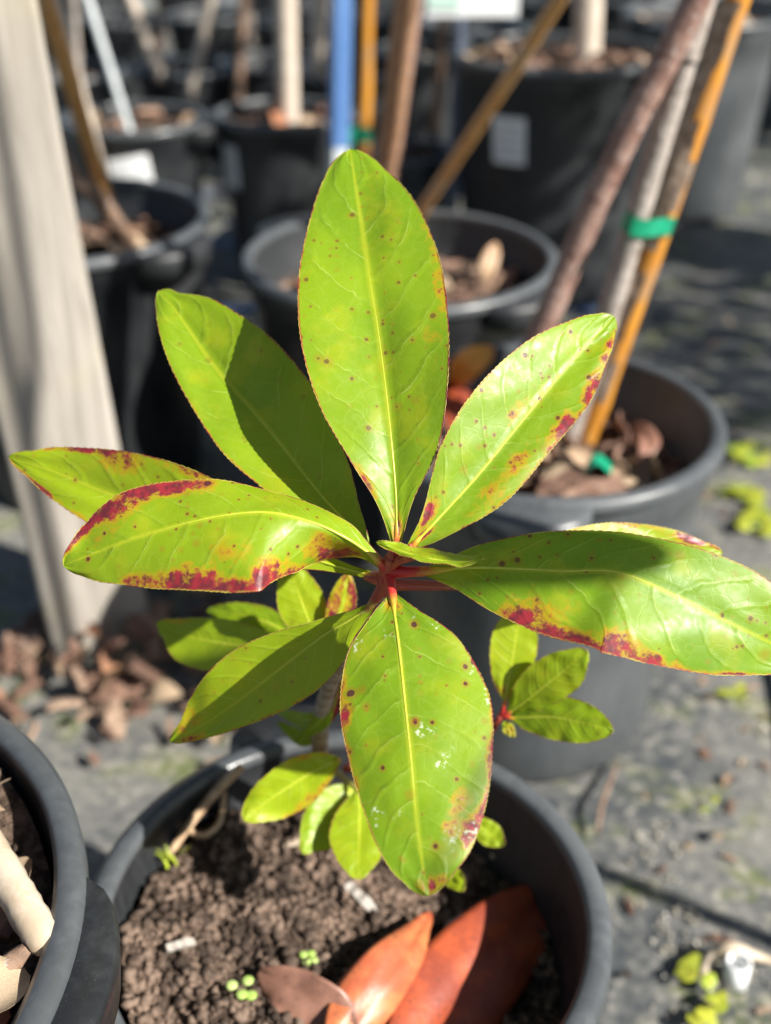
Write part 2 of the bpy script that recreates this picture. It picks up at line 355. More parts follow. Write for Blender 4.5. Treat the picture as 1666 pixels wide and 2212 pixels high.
# ------------------------------------------------------------------ pots
def lathe(prof, seg, c):
    V, Fc = [], []
    for r, z in prof:
        for k in range(seg):
            an = 2*math.pi*k/seg; V.append((c[0]+r*math.cos(an), c[1]+r*math.sin(an), c[2]+z))
    for i in range(len(prof)-1):
        for k in range(seg):
            k2 = (k+1) % seg; Fc.append((i*seg+k, i*seg+k2, (i+1)*seg+k2, (i+1)*seg+k))
    return V, Fc
def sticker(parent, c, r, h, ang, z, wd, ht, tilt=0.0):
    # card following the pot wall
    def row(ww, zz, off):
        V, Fc = [], []
        for j in range(2):
            for i in range(9):
                s = (i/8-0.5)*ww; t = (j-0.5)*zz[1]; ss = s*math.cos(tilt)-t*math.sin(tilt); tt = s*math.sin(tilt)+t*math.cos(tilt)
                zc = z + zz[0] + tt; rr = r*(0.80+0.16*zc/h) + off
                an = ang + ss/r; V.append((c.x+rr*math.cos(an), c.y+rr*math.sin(an), zc))
        for i in range(8): Fc.append((i, i+1, i+10, i+9))
        return V, Fc
    o = mesh_obj('sticker', *row(wd, (0, ht), 0.004), CARD, parent)
    for q in range(4):
        mesh_obj('print_line', *row(wd*(0.8 if q % 2 else 0.65), (ht*(0.3-0.2*q), ht*0.05), 0.0046), INK, o)
def pot(label, c, r, h, mat=POT, soil=0.05, handles=(0.0, math.pi), soilmat=None, seg=72, group='black plastic nursery pots', soil_label=None, crumbs=0, slope=0.0, grip=0.030):
    t = thing('nursery_pot', label, 'plant pot', (c.x, c.y, 0), group)
    rb = r*0.80; th = 0.0035
    rw = lambda z: rb + (r*0.965-rb)*z/h
    prof = [(0.0, 0.006), (rb*0.93, 0.006), (rb*0.98, 0.0), (rb, 0.006)]
    for z in (0.15, 0.3, 0.45, 0.6, 0.75): prof.append((rw(h*z), h*z))
    prof += [(rw(h-0.042), h-0.042), (rw(h-0.040)+0.004, h-0.038), (rw(h)+0.003, h-0.004)]
    inner = [(rw(h)-th, h-0.004), (rw(h-0.04)-th, h-0.040), (rw(h-0.045)-th-0.004, h-0.046)]
    for z in (0.7, 0.4, 0.1): inner.append((rw(h*z)-th-0.004, h*z))
    inner.append((0, 0.012))
    V, Fc = lathe(prof, seg, (c.x, c.y, 0)); mesh_obj('outer_wall', V, Fc, mat, t)
    V, Fc = lathe(inner, seg, (c.x, c.y, 0)); mesh_obj('inner_wall', V, Fc, mat, t)
    rim = [(rw(h)-th-0.0005, h-0.006), (rw(h)-th-0.001, h-0.001), (rw(h)-0.001, h+0.0015), (rw(h)+0.005, h+0.001), (rw(h)+0.009, h-0.002), (rw(h)+0.0095, h-0.010), (rw(h)+0.007, h-0.012), (rw(h)+0.002, h-0.010)]
    V, Fc = lathe(rim, seg, (c.x, c.y, 0)); mesh_obj('rim', V, Fc, POTG, t)
    for ha in handles:                                   # flat finger grip standing out under the rim
        V, Fc = [], []; n = 12
        for i in range(n+1):
            a2 = ha + (i/n-0.5)*0.62; out = grip*math.sin(math.pi*i/n)**0.5
            for rr, zz in ((rw(h)+0.006, h-0.004), (rw(h)+0.008+out, h-0.003), (rw(h)+0.010+out, h-0.010), (rw(h)+0.008+out, h-0.030), (rw(h)+0.003, h-0.034)):
                V.append((c.x+rr*math.cos(a2), c.y+rr*math.sin(a2), zz))
        for i in range(n):
            for k in range(4): q = i*5+k; Fc.append((q, q+1, q+6, q+5))
        mesh_obj('handle', V, Fc, mat, t)
    # filling
    rs = rw(h-soil)-th-0.003; V, Fc = [], []; rings, sg = 26, 60; sd = R.random()*50
    for i in range(rings+1):
        rr = rs*i/rings
        for k in range(sg):
            an = 2*math.pi*k/sg; x, y = c.x+rr*math.cos(an), c.y+rr*math.sin(an)
            z = h-soil - slope*(x-c.x) + 0.012*noise.noise(Vector((x*14, y*14, sd))) + 0.006*noise.noise(Vector((x*50, y*50, sd)))
            V.append((x, y, z))
    for i in range(rings):
        for k in range(sg):
            k2 = (k+1) % sg; Fc.append((i*sg+k, (i+1)*sg+k, (i+1)*sg+k2, i*sg+k2))
    soilz = lambda x, y: h-soil - slope*(x-c.x) + 0.012*noise.noise(Vector((x*14, y*14, sd))) + 0.006*noise.noise(Vector((x*50, y*50, sd)))
    so_ = mesh_obj('potting_soil', V, Fc, soilmat or SOIL)
    tag(so_, soil_label or ('dark potting soil filling the ' + label), 'soil', None, 'stuff')
    if crumbs:
        V, Fc = [], []
        for _ in range(crumbs):
            rr = rs*math.sqrt(R.random()); an = R.random()*6.283; x, y = c.x+rr*math.cos(an), c.y+rr*math.sin(an)
            s = 0.0009 + 0.0042*R.random()**4; add_lump(V, Fc, Vector((x, y, soilz(x, y)+s*0.3)), s)
        cm = mesh_obj('soil_crumbs', V, Fc, CRUMB, so_, smooth=True); cm['kind'] = 'stuff'
    t['_r'] = rs
    return t, soilz, rs
OCT = [Vector(v) for v in ((1, 0, 0), (-1, 0, 0), (0, 1, 0), (0, -1, 0), (0, 0, 1), (0, 0, -1))]
OF = [(0, 2, 4), (2, 1, 4), (1, 3, 4), (3, 0, 4), (2, 0, 5), (1, 2, 5), (3, 1, 5), (0, 3, 5)]
def add_lump(V, Fc, c, s):
    b = len(V); q = Vector((R.random()-.5, R.random()-.5, R.random()-.5, )).normalized(); ax = q.orthogonal().normalized(); bz = q.cross(ax)
    for o in OCT: V.append(c + (q*o.x + ax*o.y + bz*o.z)*s*(0.7+0.6*R.random()))
    for f in OF: Fc.append(tuple(b+i for i in f))

# chips: a handful of shared meshes
def chip_mesh(kind, i):
    rr = random.Random(100+i); V, Fc = [], []
    if kind == 'bark':
        n = 7; L = 1.0; W = 0.25+0.35*rr.random(); T = 0.10+0.12*rr.random()
        for j in range(n):
            t = j/(n-1); wv = W*(math.sin(math.pi*(0.12+0.76*t))**0.5)*(0.75+0.5*rr.random()); x = (t-0.5)*L; zz = 0.16*math.sin(3*t+i)*rr.random()
            for sx, sz in ((-1, -1), (1, -1), (1, 1), (-1, 1)): V.append((x+0.06*rr.random(), sx*wv*0.5, zz+sz*T*0.5*(0.7+0.6*rr.random())))
        for j in range(n-1):
            for k in range(4): Fc.append((j*4+k, j*4+(k+1) % 4, (j+1)*4+(k+1) % 4, (j+1)*4+k))
        Fc += [(3, 2, 1, 0), tuple((n-1)*4+k for k in range(4))]
        m = BARK
    else:                                                # curled dry leaf
        n, mcol = 9, 5; cu = 0.5+1.3*rr.random(); W = 0.30+0.25*rr.random()
        for layer in (0, 1):
            for j in range(n):
                t = j/(n-1); ww = W*math.sin(math.pi*min(1, 0.03+0.97*t))**0.7
                for k in range(mcol):
                    s = (k/(mcol-1)-0.5)*2; V.append(((t-0.5), s*ww*0.8, 0.16*cu*s*s*ww/W+0.18*math.sin(t*3+i)-0.012*layer+0.03*rr.random()*0))
        o = n*mcol
        for j in range(n-1):
            for k in range(mcol-1):
                q = j*mcol+k; Fc.append((q, q+1, q+mcol+1, q+mcol)); Fc.append((o+q, o+q+mcol, o+q+mcol+1, o+q+1))
        for j in range(n-1):
            for k in (0, mcol-1):
                q = j*mcol+k; Fc.append((q, q+mcol, o+q+mcol, o+q))
        m = LITTER
    me = bpy.data.meshes.new(kind+'_piece'); me.from_pydata(V, [], Fc); me.materials.append(m)
    if kind != 'bark': me.polygons.foreach_set('use_smooth', [True]*len(me.polygons))
    return me
BM = [chip_mesh('bark', i) for i in range(9)]; LM = [chip_mesh('leaf', i) for i in range(7)]
def chips(n, where, size, label, group, leafy=0.0, tilt=0.5, llabel=None, lgroup=None):
    for _ in range(n):
        x, y, z = where(); lf = R.random() < leafy
        o = bpy.data.objects.new('dry_leaf' if lf else 'bark_chip', R.choice(LM if lf else BM)); COL.objects.link(o)
        s = size*(0.55+0.9*R.random()**1.5); o.scale = (s, s*(0.8+0.5*R.random()), s)
        o.location = (x, y, z+s*0.10); o.rotation_euler = ((R.random()-.5)*2*tilt, (R.random()-.5)*1.6*tilt, R.random()*6.28)
        tag(o, llabel if lf else label, 'dead leaf' if lf else 'bark chip', lgroup if lf else group)
def in_disc(c, rs, zf, x0=-9, x1=9):
    def f():
        while True:
            a = R.random()*6.283; r = rs*0.93*math.sqrt(R.random()); x, y = c.x+r*math.cos(a), c.y+r*math.sin(a)
            if x0 < x < x1: return x, y, zf(x, y)
    return f

front_c = P(750, 1960, 0.62); front_c.z = 0
fp, fz, frs = pot('black nursery pot holding the red-edged shrub', front_c, 0.136, 0.262, soil=0.046, slope=0.19, handles=(-1.3, 1.84),
    soil_label='dark crumbly soil under the red-edged shrub', crumbs=9500, seg=96)
def PF(u, v, up=0.0):
    z = 0.216
    for _ in range(8): z = 0.216 - 0.19*(PZ(u, v, z).x - front_c.x) + up
    return PZ(u, v, z)
mr_c = P(1172, 890, 1.0); mr_c.z = 0
mp, mz, mrs = pot('grey-black nursery pot holding the taped bamboo stake and two trunks', mr_c, 0.152, 0.318, POTG, soil=0.060, handles=(-1.75, 1.4),
    soil_label='soil under the taped bamboo stake', seg=96)
bc_c = P(865, 545, 1.32); bc_c.z = 0
bp, bz_, brs = pot('nursery pot with a thin slanting cane and tan trunk', bc_c, 0.178, 0.333, soil=0.055, handles=(-0.75, 2.4), soil_label='soil around the thin slanting cane')
lb_c = P(130, 462, 1.40); lb_c.z = 0
lp, lz, lrs = pot('nursery pot behind the wooden post', lb_c, 0.178, 0.345, soil=0.055, handles=(-0.55, 2.6), soil_label='soil in the pot behind the wooden post')
ll_c = P(-815, 2060, 0.475); ll_c.z = 0
lpot, llz, llrs = pot('wide nursery pot of bark and sticks, overlapping the shrub pot', ll_c, 0.183, 0.362, soil=0.020, grip=0.017, handles=(-0.08, 3.06), soil_label='soil with bark in the wide pot of sticks', crumbs=500, seg=128)
rear = []
def rpot(u, v, d, r, label, mat=POT, **kw):
    c = P(u, v, d); h = c.z; c.z = 0
    kw.setdefault('soil', 0.022); t, zf, rs = pot(label, c, r, h, mat, seg=48, **kw); rear.append((c, r, h, zf, rs)); return t, c, r, h
pA = rpot(290, 252, 2.08, 0.126, 'small nursery pot with tilted white sticker, white stake in it', POT, handles=(-0.3, 2.8), soil_label='soil around the white stake')
sticker(pA[0], pA[1], pA[2], pA[3], -1.50, 0.225, 0.075, 0.062, 0.14)
pB = rpot(612, 240, 2.10, 0.122, 'nursery pot holding the pale straight trunk', POT, handles=(0.1, 3.2), soil_label='soil around the pale straight trunk')
sticker(pB[0], pB[1], pB[2], pB[3], -2.55, 0.22, 0.06, 0.075, 0.0)
pE = rpot(893, 325, 2.25, 0.082, 'smallest grey nursery pot, beside the big sticker pot', POTG, handles=(), soil_label='soil in the smallest grey pot')
pC = rpot(1210, 108, 2.00, 0.188, 'big black nursery pot with square white sticker and stout trunk', POT, handles=(-0.7, 2.3), soil_label='litter-strewn soil around the stout trunk')
sticker(pC[0], pC[1], pC[2], pC[3], -2.15, 0.295, 0.066, 0.078, 0.03)
pD = rpot(1520, 28, 2.42, 0.165, 'tall grey nursery pot standing behind the taped stake', POTG, handles=(-2.2, 0.9), soil_label='soil in the tall grey pot')

# rows further back
far = [(150, 150, 2.75, 0.13), (400, 140, 2.95, 0.13), (575, 128, 3.0, 0.12), (745, 150, 2.8, 0.12), (905, 105, 2.85, 0.12),
       (60, 40, 3.5, 0.14), (255, 38, 3.6, 0.14), (450, 30, 3.7, 0.14), (640, 40, 3.6, 0.14), (830, 30, 3.7, 0.14), (1010, 45, 3.0, 0.13), (1150, -10, 3.6, 0.15), (1330, -10, 3.5, 0.15), (1720, -60, 3.2, 0.17),
       (0, -45, 4.6, 0.15), (200, -40, 4.7, 0.15), (400, -50, 4.8, 0.15), (600, -45, 4.7, 0.15), (800, -50, 4.8, 0.15), (1000, -55, 4.8, 0.15)]
FARLAB = 'black nursery pot in the blurred rows beyond the blue post'
for u, v, d, r in far:
    c = P(u, v, d); h = max(0.20, min(0.34, c.z)); c.z = 0
    t, zf, rs = pot(FARLAB, c, r, h, R.choice((POT, POT, POTG)), seg=32, handles=(-0.4,), group='nursery pots in the blurred back rows', soil_label='soil in a pot of the blurred back rows')
    rear.append((c, r, h, zf, rs))
for o in COL.objects:
    if o.get('label') == 'soil in a pot of the blurred back rows': o['group'] = 'soil in the blurred back rows'

# ------------------------------------------------------------------ wooden post
def box_post():
    t = thing('wooden_post', 'weathered pale wooden post rising from the bark mulch', 'post', (-0.318, 1.03, 0))
    hw, V, Fc = 0.053, [], []
    prof = []
    for sx, sy in ((1, 1), (-1, 1), (-1, -1), (1, -1)):
        for k in range(4):
            a = math.atan2(sy, sx) - math.pi/4 + k*math.pi/6; prof.append((sx*(hw-0.008)+0.008*math.cos(a), sy*(hw-0.008)+0.008*math.sin(a)))
    n = len(prof); rot = math.radians(20)
    for j in range(40):
        z = -0.02 + 1.6*j/39
        for k, (x, y) in enumerate(prof):
            w_ = 1+0.018*noise.noise(Vector((k*0.7, z*6, 2)))
            X, Y = x*w_, y*w_
            V.append((-0.316-0.045*z+X*math.cos(rot)-Y*math.sin(rot), 1.03+X*math.sin(rot)+Y*math.cos(rot), z))
    for j in range(39):
        for k in range(n): Fc.append((j*n+k, j*n+(k+1) % n, (j+1)*n+(k+1) % n, (j+1)*n+k))
    Fc.append(tuple(39*n+k for k in range(n)))
    mesh_obj('timber', V, Fc, POSTW, t)
    # drying crack
    pts = [Vector((-0.318-0.012+0.004*math.sin(z*9), 1.03-0.0545, z)) for z in [0.25+0.05*i for i in range(20)]]
box_post()

# ------------------------------------------------------------------ stakes, trunks, tapes
def up_to(a, b, z):                                       # carry the line a->b on until height z
    return a + (b-a)*((z-a.z)/(b.z-a.z))
def cane(label, a, b, r, ztop, mat, nodes=6, group=None, name='bamboo_stake'):
    top = up_to(a, b, ztop); t = thing(name, label, 'stake', a, group)
    n = 40; pts, rad = [], []
    for i in range(n+1):
        f = i/n; p = a + (top-a)*f; ph = (f*nodes) % 1.0
        k = 1+0.16*math.exp(-((ph-0.5)/0.06)**2)
        pts.append(p + Vector((0.002*math.sin(f*7), 0.002*math.cos(f*5), 0))); rad.append(r*k*(1.04-0.08*f))
    V, Fc = tube_geo(pts, rad, 12); mesh_obj('culm', V, Fc, mat, t)
    return t, pts, rad
CROWN = NT('crown_leaf')
CROWN.set(CROWN.mix(CROWN.ramp(CROWN.noise(CROWN.pos(), 9, 2), 0.3, 0.7), (0.05, 0.10, 0.015), (0.11, 0.17, 0.02)), 0.45)
CROWN = CROWN.m
def tree(label, pts, radii, mat, crown=None, group=None, name='young_tree', knob=0.05):
    t = thing(name, label, 'tree', pts[0], group); rr = random.Random(len(label))
    tube('trunk', pts, radii, mat, t, seg=14, sub=14, knob=knob, rnd=rr)
    if crown:
        c, rad, n = crown; V, Fc = [], []; bv, bf = [], []
        top = pts[-1]
        for _ in range(9):
            d = Vector((R.random()-.5, R.random()-.5, R.random()*0.8-0.1)).normalized()*rad*0.8
            e = c + d; tube_geo([top, top.lerp(e, 0.5)+Vector((0, 0, 0.03)), e], [0.006, 0.004, 0.002], 5, V=bv, Fc=bf)
        mesh_obj('limbs', bv, bf, mat, t)
        for _ in range(n):
            d = Vector((R.gauss(0, 1), R.gauss(0, 1), R.gauss(0, 1))).normalized()*rad*(R.random()**0.45)
            p = c + Vector((d.x, d.y, d.z*0.75)); q = Vector((R.random()-.5, R.random()-.5, R.random()-.6)).normalized()
            sdv = q.orthogonal().normalized(); sdv = (sdv*math.cos(R.random()*6) + q.cross(sdv)*math.sin(R.random()*6)).normalized()
            L = 0.05+0.04*R.random(); b = len(V); nn = q.cross(sdv)*0.006
            V += [p, p+q*L*0.5+sdv*L*0.22+nn, p+q*L, p+q*L*0.5-sdv*L*0.22+nn]; Fc += [(b, b+1, b+2), (b, b+2, b+3)]
        mesh_obj('crown', V, Fc, CROWN, t, smooth=False)
    return t

# mid-right pot: red-brown trunk, grey trunk, peeling bamboo, tape
def on_line(p, q, v): 
    f = (v-p[1])/(q[1]-p[1]); return p[0]+(q[0]-p[0])*f
YB = 0.93
Lr = [(1072, 935), (1180, 690), (1290, 430), (1380, 240), (1520, -30)]
pts = [PY(u, v, y) for (u, v), y in zip(Lr, (0.95, 0.95, 0.94, 0.93, 0.92))]
pts.append(up_to(pts[-2], pts[-1], 1.25))
tree('knobbly red-brown trunk leaning beside the taped stake', pts, [0.0125, 0.0115, 0.0112, 0.0108, 0.0110, 0.008], BARK_RED, (pts[-1]+Vector((0.12, 0.02, 0.15)), 0.26, 260), knob=0.10)
Lg = [(1212, 985), (1310, 690), (1385, 440), (1440, 260), (1500, 70), (1530, -30)]
pts = [PY(u, v, y) for (u, v), y in zip(Lg, (0.965, 0.955, 0.945, 0.94, 0.935, 0.935))]
pts.append(up_to(pts[-2], pts[-1], 1.25))
tree('grey trunk tied to the bamboo stake with green tape', pts, [0.011, 0.0105, 0.010, 0.0095, 0.009, 0.009, 0.007], BARK_GREY, (pts[-1]+Vector((0.14, 0.1, 0.12)), 0.26, 240), knob=0.09)
sa, sb = PY(1243, 1012, 0.97), PY(1592, 0, 0.97)
st, sp_pts, sp_r = cane('orange peeling bamboo stake tied with green tape', sa, sb, 0.0098, 1.15, BAMBOO, 7)
# peeling sheath flakes on the shaded side of the cane
rr = random.Random(3)
for q in range(15):
    f = 0.22 + 0.78*q/15 + 0.025*rr.random()
    if 0.48 < f < 0.575: continue
    p0 = sa + (sb-sa)*min(f*1.0, 1.4)
    ax = (sb-sa).normalized(); L = 0.018+0.040*rr.random(); V, Fc = [], []
    base_an = math.pi*(0.74+0.22*(rr.random()-0.5)); wd = 0.7+1.2*rr.random()
    side = Vector((1, 0, 0)); side = (side-ax*side.dot(ax)).normalized(); oth = ax.cross(side)
    for j in range(4):
        for k in range(6):
            an = base_an + (k/5-0.5)*wd*(1+0.25*rr.random()); lift = 0.0115+0.0016*rr.random()+(0.002 if k in (0, 5) else 0)
            V.append(p0 + ax*(L*(j/3-0.5)+0.004*rr.random()) + (side*math.cos(an)+oth*math.sin(an)*(-1))*lift)
    for j in range(3):
        for k in range(5): i0 = j*6+k; Fc.append((i0, i0+1, i0+7, i0+6))
    mesh_obj('sheath_flake', V, Fc, SHEATH, st)
def tape_band(label, c, axis, rx, ry, wd, wrapped_dir):
    V, Fc = [], []; n = 36; ax = axis.normalized(); X = (wrapped_dir-ax*wrapped_dir.dot(ax)).normalized(); Y = ax.cross(X); rr = random.Random(5)
    for layer in (0, 1):
        for k in range(n):
            an = 2*math.pi*k/n
            for j in range(3):
                off = (j-1)*wd*0.5 + 0.0015*math.sin(an*3); e = 1 - layer*0.06
                V.append(c + X*math.cos(an)*rx*e + Y*math.sin(an)*ry*e + ax*off)
    for layer in (0, 1):
        for k in range(n):
            for j in range(2):
                a_ = layer*n*3+k*3+j; b_ = layer*n*3+((k+1) % n)*3+j; Fc.append((a_, b_, b_+1, a_+1))
    t = thing('tie_tape', label, 'tape', c)
    mesh_obj('band', V, Fc, TAPE, t)
    V, Fc = [], []                                        # loose end
    p = c - X*rx*0.98
    for i in range(5):
        q = p + X*(-0.004*i) + Y*(-0.003*i-0.003) - ax*0.002*i*i*0.3
        V += [q - ax*wd*(0.55+0.1*i*0.5), q + ax*wd*(0.5+0.05*i)]
    for i in range(4): Fc.append((2*i, 2*i+1, 2*i+3, 2*i+2))
    mesh_obj('loose_end', V, Fc, TAPE, t)
    return t
c1 = PY(1428, 478, 0.97); c2 = PY(1374, 478, 0.945)
tape_band('green plastic tape binding grey trunk to the orange stake', (c1+c2)/2, (sb-sa), 0.0300, 0.0165, 0.0150, c1-c2)
# a scrap of the same tape fallen in the pot
def scrap(label, c, s):
    V, Fc = [], []
    for i in range(7):
        a = i*0.55
        V += [c + Vector((s*(i/6-0.5), s*0.25*math.sin(a)-s*0.3, s*0.35*abs(math.sin(a)))), c + Vector((s*(i/6-0.5)+s*0.1, s*0.25*math.sin(a)+s*0.3, s*0.35*abs(math.sin(a))+s*0.15))]
    for i in range(6): Fc.append((2*i, 2*i+1, 2*i+3, 2*i+2))
    return tag(mesh_obj('tape_scrap', V, Fc, TAPE), label, 'tape')
cs = PZ(1290, 1018, 0.272); scrap('green tape scrap lying at the foot of the stake', cs, 0.022)

cane('thin tan cane slanting out of the pot behind the shrub', PZ(868, 520, 0.285), PY(1205, 0, 1.22), 0.0072, 1.2, BAMBOO2, 9)
pb = PZ(805, 505, 0.28); pt = PY(882, -10, 1.30)
tree('tan-barked trunk rising behind the upright leaf', [pb, pb.lerp(pt, 0.5)+Vector((0.004, 0, 0)), pt, up_to(pb, pt, 1.1)], [0.0145, 0.0135, 0.013, 0.009], BARK_TAN, (up_to(pb, pt, 1.25)+Vector((0.05, 0.1, 0.05)), 0.25, 200), knob=0.05)
pb = PY(850, 330, 1.62); pt = PY(900, -10, 1.62); pb = up_to(pt, pb, 0.0)
tree('thin mauve-grey trunk close behind the tan trunk', [pb, PY(850, 330, 1.62), pt, up_to(pb, pt, 1.0)], [0.011, 0.010, 0.009, 0.007], BARK_RED)
pb = up_to(PY(795, 0, 1.95), PY(784, 310, 1.95), 0.0)
cane('bamboo stake with a green tape ring beside the blue post', pb, PY(795, 0, 1.95), 0.0105, 1.1, BAMBOO, 7)
tape_band('small green tape ring on the stake beside the blue post', PY(785, 289, 1.95), Vector((0, 0, 1)), 0.0125, 0.0125, 0.022, Vector((1, 0, 0)))
# blue post
b0 = PY(731, 345, 1.72); b1 = PY(737, 0, 1.72); bb = up_to(b0, b1, 0.0); bt_ = up_to(b0, b1, 1.1)
t = thing('blue_post', 'worn blue square metal post with pale foot', 'post', bb)
def square_tube(name, a, b, hw, mat, parent, bev=0.003):
    V, Fc = [], []; pr = [(hw-bev, hw), (hw, hw-bev), (hw, -hw+bev), (hw-bev, -hw), (-hw+bev, -hw), (-hw, -hw+bev), (-hw, hw-bev), (-hw+bev, hw)]
    for p in (a, b):
        for x, y in pr: V.append((p.x+x*0.96-y*0.28, p.y+x*0.28+y*0.96, p.z))
    for k in range(8): Fc.append((k, (k+1) % 8, 8+(k+1) % 8, 8+k))
    Fc.append(tuple(range(8))[::-1]); Fc.append(tuple(range(8, 16)))
    return mesh_obj(name, V, Fc, mat, parent, smooth=False)
mid = up_to(b0, b1, b0.z+0.02)
square_tube('foot', bb, mid, 0.0125, WHITEMETAL, t); square_tube('shaft', mid, bt_, 0.0135, BLUE, t)

def px_tree(label, u0, v0, u1, v1, y, wpx, mat, zb=0.0, crown=None, ztop=1.2, group=None):
    a = PY(u0, v0, y); b = PY(u1, v1, y); base = up_to(b, a, zb); top = up_to(a, b, ztop)
    d = y/(CP + (1106-v1)/F*SP); r = wpx*d/F/2
    m = base.lerp(top, 0.4) + Vector((0.006, 0, 0))
    return tree(label, [base, m, top], [r*1.05, r, r*0.85], mat, (top+Vector((0, 0, 0.12)), 0.26, 200) if crown else None, group)
px_tree('pale straight trunk in the middle-row pot', 622, 245, 612, 0, pB[1].y, 46, BARK_PALE, pB[3]-0.06, True)
px_tree('stout pale trunk in the big sticker pot', 1266, 135, 1268, 0, pC[1].y+0.02, 60, BARK_PALE, pC[3]-0.06, True, 1.3)
BACK = 'thin trunks in the blurred back rows'
px_tree('short pale trunk ending beside the blue post top', 686, 115, 690, 0, 2.9, 36, BARK_PALE, 0.22, True)
px_tree('thin tan trunk in the blurred rows, between pale trunks', 425, 135, 452, 0, 2.8, 20, BARK_PALE, 0.2)
px_tree('bent cream trunk in the blurred rows near the white stake', 322, 105, 280, 0, 3.0, 24, BARK_PALE, 0.2, True)
px_tree('dark thin trunk left of the straight pale trunk', 514, 190, 522, 0, 2.6, 22, BARK_DARK, 0.15, True)
px_tree('dim brown trunk under the white card', 948, 105, 953, 0, 2.7, 20, BARK_DARK, 0.15)
px_tree('faint grey trunk in the blurred rows', 345, 140, 345, 0, 3.3, 14, BARK_DARK, 0.1)
px_tree('slim grey trunk beside the orange cane', 166, 170, 152, 0, 2.3, 14, BARK_GREY, 0.1)
# left bamboo, brown trunk and slanting sticks in the pot behind the post
a = PZ(246, 500, 0.295); b = PY(95, 0, 1.30)
cane('orange bamboo stake rising behind the wooden post', a, b, 0.0095, 1.15, BAMBOO2, 6)
a = PZ(292, 540, 0.295); m = PY(215, 430, 1.36); b = PY(110, 290, 1.40); 
tree('dark brown trunk slanting behind the wooden post', [a, m, b, b+(b-m)*1.6+Vector((0, 0, 0.25))], [0.0105, 0.0105, 0.010, 0.008], BARK_DARK, (b+Vector((-0.15, 0.1, 0.75)), 0.25, 200), knob=0.05)
pb = PY(232, 540, 1.33)
tube_t = thing('bamboo_offcut', 'short bamboo stub at the foot of the orange cane', 'stake', PZ(232, 535, 0.28))
tube('culm', [PZ(232, 540, 0.27), PZ(226, 485, 0.30)], [0.009, 0.009], BAMBOO2, tube_t)
a = PY(166, 175, 2.0); b = PY(122, 0, 2.0)
cane('yellowish cane leaning next to the white stake', up_to(b, a, 0.1), b, 0.0085, 1.0, BARK_PALE, 6)
a = PY(268, 246, pA[1].y-0.03); b = PY(190, 0, pA[1].y-0.03)
tt = thing('metal_stake', 'white slanting stake in the tilted-sticker pot', 'stake', a)
tube('rod', [up_to(b, a, pA[3]-0.06), a, b, up_to(a, b, 0.95)], [0.0068]*4, WHITEMETAL, tt)
# grey stake with white card
a = PY(985, 250, 2.1); b = PY(995, 0, 2.1)
tt = thing('metal_stake', 'dark blue-grey stake carrying the white card', 'stake', up_to(b, a, 0))
tube('rod', [up_to(b, a, 0), a, b, up_to(a, b, 0.75)], [0.011]*4, GREYBLUE, tt)
c = PY(1020, 37, 1.90); t = thing('plant_card', 'white plant card with green print above the pots', 'sign', c)
def slab(name, x0, x1, z0, z1, y, th, mat, parent, ang=0.0, org=None):
    V = []; 
    for yy in (y, y+th):
        for x, z in ((x0, z0), (x1, z0), (x1, z1), (x0, z1)): V.append((x, yy, z))
    return mesh_obj(name, V, [(0, 1, 2, 3), (7, 6, 5, 4), (0, 4, 5, 1), (1, 5, 6, 2), (2, 6, 7, 3), (3, 7, 4, 0)], mat, parent, smooth=False)
d_ = 1.9/(CP+0.43*SP)
x0, x1 = (922-833)/F*d_, (1120-833)/F*d_
slab('card', x0, x1, c.z, c.z+0.10, 1.9, 0.003, CARD, t); slab('print', x0+0.002, x0+0.05, c.z+0.012, c.z+0.075, 1.8975, 0.002, CARDPRINT, t)

# the next rows of potted trees to the right; their crowns throw the dappled shade
NB = [(1.42, 1.12, 1.30, .30, 420), (2.02, 0.88, 1.28, .34, 420), (2.45, 1.15, 1.35, .40, 600), (1.05, 2.15, 1.35, .42, 620), (1.80, 2.60, 1.35, .42, 620), (2.5, 2.5, 1.4, .45, 620), (0.45, 2.75, 1.4, .40, 600), (1.35, 3.0, 1.4, .45, 620), (-0.35, 3.2, 1.45, .42, 600), (2.2, 3.3, 1.4, .45, 600)]
NL = ('beside the tall grey pot', 'past the open fabric', 'second from the open fabric', 'behind the tall grey pot', 'beyond the tall grey pot', 'at the far end of the row', 'behind the big sticker pot', 'in the third row', 'behind the pale straight trunk', 'at the end of the third row')
for (x, y, z, rad, n), lb in zip(NB, NL):
    if y < 2.6:
        pot('nursery pot under the leafy tree ' + lb, Vector((x, y, 0)), 0.15, 0.30, seg=32, soil=0.03, soil_label='soil under the leafy tree ' + lb)
    tree('leafy young tree ' + lb, [Vector((x, y, 0.24)), Vector((x+0.01, y, 0.7)), Vector((x, y+0.01, z-0.2))], [.013, .012, .009], BARK_GREY, (Vector((x, y, z)), rad, n))
# slender forked tree whose stems shade the wooden post
pot('nursery pot of the slender forked tree', Vector((0.80, 0.33, 0)), 0.12, 0.24, seg=32, soil=0.03, soil_label='soil under the slender forked tree')
t = tree('slender forked tree standing beside the shrub', [Vector((0.80, 0.33, 0.20)), Vector((0.80, 0.33, 0.8)), Vector((0.79, 0.33, 1.45)), Vector((0.79, 0.33, 2.3))], [.008, .0075, .0065, .005], BARK_GREY, (Vector((0.8, 0.34, 2.55)), .3, 300))
tube('fork', [Vector((0.795, 0.33, 1.22)), Vector((0.825, 0.335, 1.45)), Vector((0.835, 0.33, 2.3))], [.006, .0055, .004], BARK_GREY, t)
